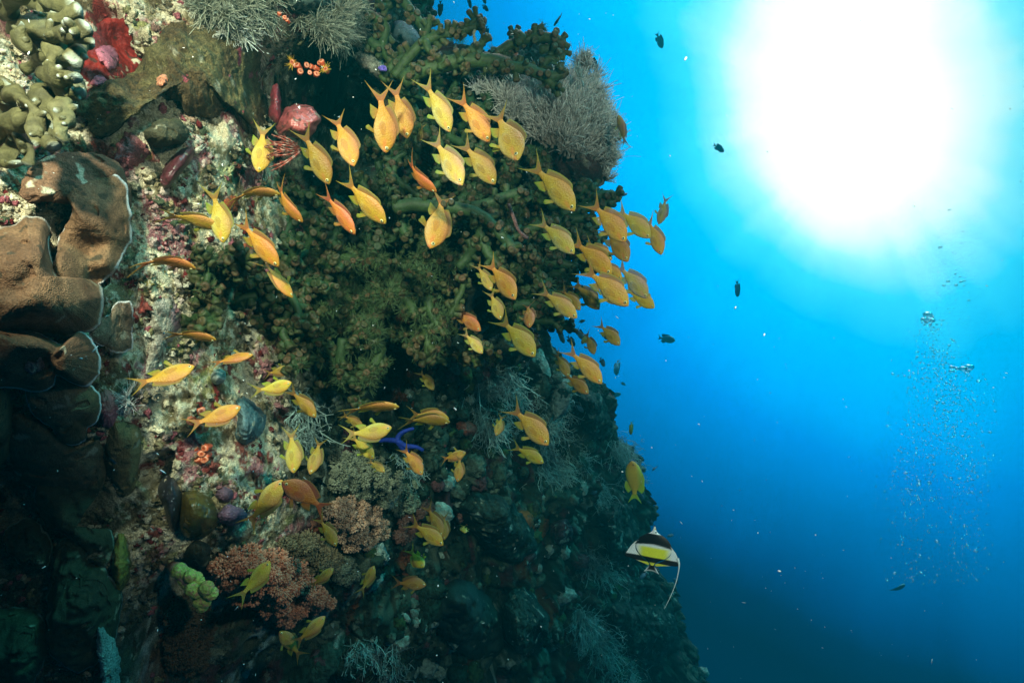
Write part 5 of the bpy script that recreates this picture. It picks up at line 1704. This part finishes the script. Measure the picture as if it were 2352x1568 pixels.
LM = [(660, 280, 'the rose red bulbous sponge'), (715, 155, 'the row of orange cup corals'), (650, 348, 'the red feather star'), (1190, 170, 'the long tube coral arms'), (1300, 300, 'the grey soft coral outcrop'),
      (870, 680, 'the bristling tube coral mound'), (1300, 500, 'the ragged tube coral lobes'), (460, 690, 'the left tube coral cluster'), (740, 480, 'the dim cave'), (1330, 620, 'the ragged coral edge'),
      (1130, 910, 'the widest hydroid veil'), (915, 1012, 'the blue sea star'), (660, 1350, 'the orange red cauliflower coral'), (820, 1200, 'the dusty pink cauliflower coral'),
      (860, 1090, 'the olive cauliflower coral'), (570, 960, 'the blue-grey sponge'), (455, 970, 'the large orange cup corals'), (460, 1180, 'the olive sea squirt'), (440, 1345, 'the yellow-green knobbly sponge'),
      (500, 866, 'the white sponge ball'), (140, 700, 'the brown plate corals'), (1075, 1420, 'the smooth boulder coral'), (1455, 1105, 'the golden damselfish'), (1495, 1280, 'the striped idol fish'),
      (2000, 250, 'the white sun glow'), (2140, 760, 'the top of the bubble stream'), (1220, 1205, 'the rust sponge sheet'), (1380, 950, 'the far reef shoulder'), (1090, 60, 'the uppermost tube coral arm'),
      (405, 385, 'the maroon sponge'), (640, 740, 'the green tube coral knobs'), (1050, 500, 'the sprawling tube coral branches'), (2080, 1180, 'the bubble stream')]


def heading_words(h, t):
    a = math.degrees(math.atan2(-(h[1] - t[1]), h[0] - t[0])) % 360
    return ['heading right', 'climbing right', 'nose up', 'climbing left', 'heading left', 'diving left', 'nose down', 'diving right'][int((a + 22.5) // 45) % 8]


def where(u, v, k=0):
    ds = sorted((math.hypot(u - a, v - b), a, b, n_) for a, b, n_ in LM)
    d_, a, b, n_ = ds[k]
    dx, dy = u - a, v - b
    if d_ < 45: r_ = 'right in front of'
    elif abs(dx) > 2 * abs(dy): r_ = 'right of' if dx > 0 else 'left of'
    elif abs(dy) > 2 * abs(dx): r_ = 'below' if dy > 0 else 'above'
    else: r_ = ('lower ' if dy > 0 else 'upper ') + ('right of' if dx > 0 else 'left of')
    return r_ + ' ' + n_


used = {}


def unique(base, u, v, items):
    """make the phrase single out one fish among those it also fits"""
    lab = base
    k = 1
    while lab in used and k < 3:
        lab = base.split(' | ')[0]
        lab = base.rsplit(' @ ', 1)[0]
        k += 1
    return lab


def labels_for(items, noun):
    """items: (tone word, h, t, extra) -> one distinct label each"""
    out_, groups = [], {}
    for i, (tw, h, t, ex) in enumerate(items):
        u, v = (h[0] + t[0]) / 2, (h[1] + t[1]) / 2
        key = f"{tw} {noun} {heading_words(h, t)} {where(u, v)}"
        groups.setdefault(key, []).append((i, u, v))
        out_.append(key)
    for key, m in groups.items():
        if len(m) == 1: continue
        us = [x[1] for x in m]; vs = [x[2] for x in m]
        ax = 0 if max(us) - min(us) > max(vs) - min(vs) else 1
        m = sorted(m, key=lambda x: x[1 + ax])
        nm = (['leftmost', 'rightmost'] if ax == 0 else ['uppermost', 'lowest'])
        for r_, x in enumerate(m):
            if len(m) == 2: w_ = nm[r_]
            else: w_ = nm[0] if r_ == 0 else nm[1] if r_ == len(m) - 1 else (['second', 'third', 'fourth', 'fifth', 'sixth'][r_ - 1] + (' from left' if ax == 0 else ' from top'))
            out_[x[0]] = w_ + ' ' + key
    return out_


labs = labels_for([(TONE[a[9]][1], a[:2], a[2:4], None) for a in A], 'anthias')
for a, lab in zip(A, labs):
    hx, hy, tx, ty, s, d, roll, yaw, b, tone = a
    smin = min(float(S(hx, hy, ZF)), float(S(tx, ty, ZF)), float(S((hx + tx) / 2, (hy + ty) / 2, ZF)))
    if (hx + tx) / 2 < 1200: d = min(d, smin - .05)
    jit = 1 + .06 * rng.normal(size=3)
    c = np.clip(np.array(TONE[tone][0]) * jit * .9, .15, 4)
    place('anthias', ANTHIAS[b * (-1 if rng.random() < .5 and b else 1)], (hx, hy), (tx, ty), s, d, roll, yaw, c, lab, 'fish', 'anthias schooling along the reef edge', grow=1.07)

# dark little chromis and other far fish
B_ = [(1521, 110, 1508, 76, 1, 3.0, .3), (1370, 162, 1352, 128, 1, 2.2, .1), (1662, 350, 1638, 330, 1, 3.0, .4), (1550, 782, 1508, 775, 1, 3.0, .1), (1694, 682, 1693, 642, 1, 3.0, .9),
      (1272, 58, 1292, 32, 1, 2.8, 1.3), (1117, 84, 1118, 60, 1, 2.6, .4), (1082, 18, 1074, -6, 1, 2.6, .8), (1122, 25, 1106, 12, 1, 2.7, .2), (1116, 8, 1106, -10, 1, 2.6, .4), (1010, 36, 1012, 2, 1, 2.3, .7),
      (1416, 862, 1415, 822, 1, 3.0, .7), (1426, 903, 1402, 912, 1, 3.2, .3), (1437, 884, 1424, 878, 1, 3.3, .2), (1396, 780, 1380, 762, 1, 2.6, .5), (1296, 788, 1278, 752, 1, 2.6, .9),
      (1340, 780, 1322, 752, 1, 2.6, .3), (1298, 742, 1282, 738, 1, 2.8, .5), (1320, 795, 1302, 770, 1, 2.8, .2), (1388, 842, 1378, 820, 1, 2.6, .2), (1340, 945, 1320, 928, 1, 2.7, .3), (1372, 932, 1360, 912, 1, 2.9, .2),
      (1498, 1080, 1512, 1068, 1, 3.0, 1.3), (1446, 1060, 1462, 1054, 1, 3.2, .4), (1479, 1146, 1470, 1130, 1, 3.4, .2), (1462, 1144, 1448, 1136, 1, 3.5, .4), (1496, 1158, 1482, 1148, 1, 3.4, .3),
      (1499, 1206, 1494, 1190, 1, 3.6, .6), (1547, 1328, 1560, 1340, 1, 3.6, .3), (1533, 1232, 1548, 1224, 1, 4.0, .5), (1372, 1128, 1356, 1136, 1, 3.0, .3), (1388, 1208, 1374, 1200, 1, 3.2, .6),
      (1272, 754, 1256, 744, 1, 2.4, .6), (2076, 1338, 2050, 1366, 1, 7.0, 1.2), (1441, 446, 1412, 450, -1, 2.2, 1.0), (1344, 735, 1328, 742, 1, 2.8, .4), (1470, 1330, 1484, 1310, 1, 3.2, .5)]
labs = labels_for([('small dark', a[:2], a[2:4], None) for a in B_], 'chromis')
for a, lab in zip(B_, labs):
    d_ = min(7.3, a[5] * (2.5 if a[0] > 1400 and a[5] >= 2.8 and a[1] < 1000 else 1.0))
    smin = min(float(S(a[0], a[1], ZF)), float(S(a[2], a[3], ZF)))
    if smin < d_ and min(a[0], a[2]) < sil(a[1]) + 12: d_ = smin - .08
    place('chromis', CHROMIS[0.0 if rng.random() < .5 else .5], a[:2], a[2:4], a[4], d_, a[6], .15, (4.5, 4.0, 3.6) if d_ > 4 else (.8, .8, .8), lab, 'fish', 'dark chromis off the reef')  # distant fish tinted lighter: water haze put into their colour

place('damselfish', GOLD, (1453, 1068), (1459, 1142), -1, 1.75, .25, .35, (.95, 1.0, 1.0), 'golden yellow damselfish with green tipped fins, nose up beside the far slope', 'fish', grow=1.22)
place('damselfish', GOLD, (1449, 998), (1449, 966), 1, 2.6, .9, .2, (.35, .8, 1.2), 'small greenish damselfish nose down in open water above the golden one', 'fish')
place('damselfish', GOLD, (1336, 790), (1350, 766), 1, 1.9, .3, .1, (.25, .4, .6), 'dark olive damselfish among the small dark fish below the tube coral', 'fish')


# moorish idol
def idol_col(x, z, V):
    z = V[:, 2]
    C = np.tile([.86, .88, .84], (len(x), 1))
    C = mixc(C, (.86, .84, .04), sstep(.09, .04, x) * sstep(.36, .20, np.abs(z - .02)) * 1.0)
    C = mixc(C, (.005, .005, .006), sstep(.335, .325, x) * sstep(.085, .10, x - .03 * np.cos(z * 6)))
    C = mixc(C, (.005, .005, .006), sstep(-.12, -.13, x) * sstep(-.235, -.222, x))
    C = mixc(C, (.74, .70, .05), sstep(-.235, -.245, x))
    C = mixc(C, (.75, .38, .04), sstep(.40, .415, x) * sstep(.455, .44, x) * sstep(.0, .01, z))
    C = mixc(C, (.005, .005, .006), sstep(.46, .475, x))
    return C


IDOL = dict(edge=2.2, st=[0, .03, .07, .12, .16, .20, .28, .38, .50, .60, .68, .74, .78],
            top=[.006, .016, .026, .045, .10, .20, .30, .355, .345, .27, .14, .045, .04],
            bot=[.006, .016, .024, .042, .085, .17, .27, .335, .335, .26, .13, .045, .04],
            wid=[.003, .014, .020, .026, .028, .029, .030, .029, .026, .021, .016, .012, .010])


def strip_mesh(mb, pts, wid, th, colf, d):
    q = spline(pts, 36)
    T = np.gradient(q, axis=0); T /= np.linalg.norm(T, axis=1)[:, None]
    Nn = np.stack([-T[:, 1], T[:, 0]], -1)
    w_ = np.interp(np.linspace(0, 1, 36), np.linspace(0, 1, len(wid)), wid)
    a = q + Nn * w_[:, None]; b = q - Nn * w_[:, None]
    G = np.stack([np.stack([a[:, 0], a[:, 0] * 0 + th, a[:, 1]], -1), np.stack([b[:, 0], b[:, 0] * 0 + th, b[:, 1]], -1), np.stack([b[:, 0], b[:, 0] * 0 - th, b[:, 1]], -1), np.stack([a[:, 0], a[:, 0] * 0 - th, a[:, 1]], -1)], 1)
    V = G.reshape(-1, 3)
    mb.add(d(V), grid_faces(4, 36, True), colf(V))


def idol_fins():
    W_ = lambda V: np.tile([.80, .86, .80], (len(V), 1))

    def sweep(sgn):
        def colf(V): return idol_col(V[:, 0], V[:, 2], V)
        def f(mb, d):
            m2 = MB()
            fin_mesh(m2, [(.16, sgn * .30), (.08, sgn * .35), (-.03, sgn * .34), (-.12, sgn * .26), (-.20, sgn * .14), (-.26, sgn * .05)],
                     [(.10, sgn * .37), (.02, sgn * .44), (-.09, sgn * .49), (-.20, sgn * .50), (-.23, sgn * .34), (-.285, sgn * .07)] if sgn > 0 else
                     [(.12, sgn * .36), (.04, sgn * .43), (-.08, sgn * .50), (-.19, sgn * .55), (-.22, sgn * .36), (-.285, sgn * .07)], .006, (1, 1, 1), (1, 1, 1), None, 44, 14)
            V = m2.V[0]
            C = colf(V)
            C = mixc(C, (.80, .86, .8), sstep(.03, .0, np.abs(np.abs(V[:, 2]) - (.36 + (.12 - V[:, 0]) * .55)) - .004) * sstep(-.14, -.1, V[:, 0]))
            mb.add(d(V), m2.F4[0], C)
        return f
    return [('dorsal_fin', sweep(1)), ('anal_fin', sweep(-1)),
            ('dorsal_filament', lambda mb, d: strip_mesh(mb, [(-.06, .475), (-.17, .515), (-.32, .51), (-.55, .47), (-.80, .39), (-1.02, .30)], [.03, .016, .008, .006, .0045, .002], .003, W_, d)),
            ('tail_fin', lambda mb, d: fin_mesh(mb, [(-.27, -.04), (-.275, 0), (-.27, .04)], [(-.42, -.15), (-.39, -.06), (-.385, 0), (-.39, .06), (-.42, .15)], .007, (.005, .005, .006), (.005, .005, .006), (.75, .8, .75), 20, 8, d))]


IDOLP = make_fish(0, IDOL, idol_col, idol_fins(), (.365, .035, .030, .016, (.12, .1, .08)), bender(.1), (M_IDOL, M_IDOL))
place('idol_fish', IDOLP, (1504, 1208), (1496, 1320), -1, 1.3, .1, .2, (1, 1, 1), 'black white and yellow banded disc shaped fish with a long trailing white filament', 'fish')


# ------------------------------------------------------------------ bubbles
def bubble_mat():
    m = bpy.data.materials.new('air bubble')
    m.use_nodes = True
    t = m.node_tree
    t.nodes.clear()
    o = t.nodes.new('ShaderNodeOutputMaterial')
    lw = t.nodes.new('ShaderNodeLayerWeight'); lw.inputs['Blend'].default_value = .5
    tp = t.nodes.new('ShaderNodeBsdfTransparent')
    gl = t.nodes.new('ShaderNodeBsdfGlossy'); gl.inputs['Roughness'].default_value = .18
    gl.inputs['Color'].default_value = (.62, 1, 1, 1)
    nz_ = t.nodes.new('ShaderNodeTexNoise'); nz_.inputs['Scale'].default_value = 40
    mr = t.nodes.new('ShaderNodeMapRange'); mr.inputs['To Min'].default_value = .30; mr.inputs['To Max'].default_value = .95
    pw = t.nodes.new('ShaderNodeMath'); pw.operation = 'POWER'; pw.inputs[1].default_value = 2.2
    t.links.new(lw.outputs['Facing'], pw.inputs[0]); t.links.new(pw.outputs[0], mr.inputs['Value'])
    mx = t.nodes.new('ShaderNodeMixShader')
    t.links.new(mr.outputs[0], mx.inputs[0]); t.links.new(tp.outputs[0], mx.inputs[1]); t.links.new(gl.outputs[0], mx.inputs[2])
    mr2 = t.nodes.new('ShaderNodeMapRange'); mr2.inputs['To Min'].default_value = .02; mr2.inputs['To Max'].default_value = .22
    t.links.new(nz_.outputs['Fac'], mr2.inputs['Value']); t.links.new(mr2.outputs[0], gl.inputs['Roughness'])
    tl = t.nodes.new('ShaderNodeBsdfDiffuse'); tl.inputs['Color'].default_value = (.4, .9, 1, 1)
    m2 = t.nodes.new('ShaderNodeMixShader'); m2.inputs[0].default_value = .05
    t.links.new(gl.outputs[0], m2.inputs[1]); t.links.new(tl.outputs[0], m2.inputs[2]); t.links.new(m2.outputs[0], mx.inputs[2])
    t.links.new(mx.outputs[0], o.inputs[0])
    return m


M_BUB = bubble_mat()
BUBD = 2.6
pts = []
for k in range(2600):
    v = rng.choice([rng.uniform(800, 1340), rng.uniform(850, 1150), rng.uniform(730, 860)], p=[.62, .28, .10])
    hw = np.interp(v, [720, 780, 850, 930, 1050, 1150, 1300, 1400], [24, 42, 85, 105, 122, 125, 105, 90])
    cu = np.interp(v, [720, 800, 900, 1100, 1300], [2138, 2145, 2165, 2155, 2150])
    x = rng.normal() * .5
    if v > 1050 and rng.random() < .6: x = rng.choice([-.55, .62]) + rng.normal() * .22
    u = cu + hw * np.clip(x, -1.15, 1.15)
    pts.append((u, v, rng.gamma(1.7, .40) + .4))
for k in range(40):
    pts.append((rng.normal(2190, 22), rng.uniform(480, 740), rng.gamma(2, .5) + .5))
for k in range(70):      # crown of the rising cloud
    a = rng.uniform(0, 6.28); r_ = rng.random() ** .5
    pts.append((2131 + 16 * r_ * math.cos(a), 733 + 18 * r_ * math.sin(a), rng.uniform(.8, 2.0)))
pts += [(2131, 722, 8.5), (2122, 734, 6), (2140, 735, 6.5), (2186, 843, 5), (2212, 846, 7), (2226, 843, 8.5), (2198, 846, 4.5), (2184, 852, 4), (2222, 852, 5), (2247, 875, 4), (2100, 890, 3), (2050, 858, 3), (2196, 655, 3.5), (2168, 655, 3.2), (2225, 690, 2.6)]
pts.sort(key=lambda a: -a[2])
V0, F0 = ICO[2]
bub_me = []
for k in range(5):
    V = V0 * (1 + .10 * fbm(V0, 1.3, 2, 40 + k))[:, None] * np.array([1.12, 1.12, .85])
    o = add_mesh('bubble', V, F0, None, M_BUB)
    bub_me.append(o.data)
    bpy.data.objects.remove(o)
for k, (u, v, r_) in enumerate(pts[:300]):
    d = BUBD + rng.uniform(-.15, .15)
    o = bpy.data.objects.new('bubble', bub_me[k % 5])
    col.objects.link(o)
    o.location = P(u, v, d)
    s_ = r_ * px(d)
    o.scale = (s_, s_, s_)
    o.rotation_euler = (0, 0, rng.uniform(0, 6))
    tag(o, 'air bubble in the rising diver bubble stream in open blue water', 'bubble', 'air bubbles of the rising stream')
mb = MB()
q = np.array(pts[300:])
d = BUBD + rng.uniform(-.2, .2, len(q))
scatter(mb, PN(q[:, 0], q[:, 1], d), q[:, 2] * px(d), 1, np.ones((len(q), 3)), .03)
tag(mb.build('fine_bubbles', M_BUB), kind='stuff')

# drifting specks in the water
n = 2000
u = rng.uniform(0, 2352, n); v = rng.uniform(0, 1568, n); d = rng.uniform(.5, 3.0, n)
k = d < S(u, v, ZF) - .05
u, v, d = u[k], v[k], d[k]
mb = MB()
scatter(mb, PN(u, v, d), rng.gamma(2, .22, len(u)) * px(1.2) * .8, 0, np.tile([.7, .75, .7], (len(u), 1)), .3, 1.5, rng.normal(size=(len(u), 3)) * .6)
tag(mb.build('drifting_particles', M_SOFT), kind='stuff')

# ------------------------------------------------------------------ the water itself
def haze_box():
    x0, x1, y0, y1, z0, z1 = -4.5, 7.5, -1.0, 8.0, -5.6, 4.2
    V = [(x, y, z) for z in (z0, z1) for y in (y0, y1) for x in (x0, x1)]
    F = [(0, 2, 3, 1), (4, 5, 7, 6), (0, 1, 5, 4), (2, 6, 7, 3), (0, 4, 6, 2), (1, 3, 7, 5)]
    m = bpy.data.materials.new('sea water')
    m.use_nodes = True
    t = m.node_tree
    t.nodes.clear()
    o = t.nodes.new('ShaderNodeOutputMaterial')
    pv = t.nodes.new('ShaderNodeVolumePrincipled')
    pv.inputs['Color'].default_value = (.003, .10, .096, 1)
    pv.inputs['Absorption Color'].default_value = (0, .34, .345, 1)   # red light is lost first
    pv.inputs['Density'].default_value = .21
    pv.inputs['Anisotropy'].default_value = .35
    t.links.new(pv.outputs[0], o.inputs['Volume'])
    ob = add_mesh('haze', V, np.array(F), None, m, smooth=False)
    tag(ob, kind='stuff')


haze_box()
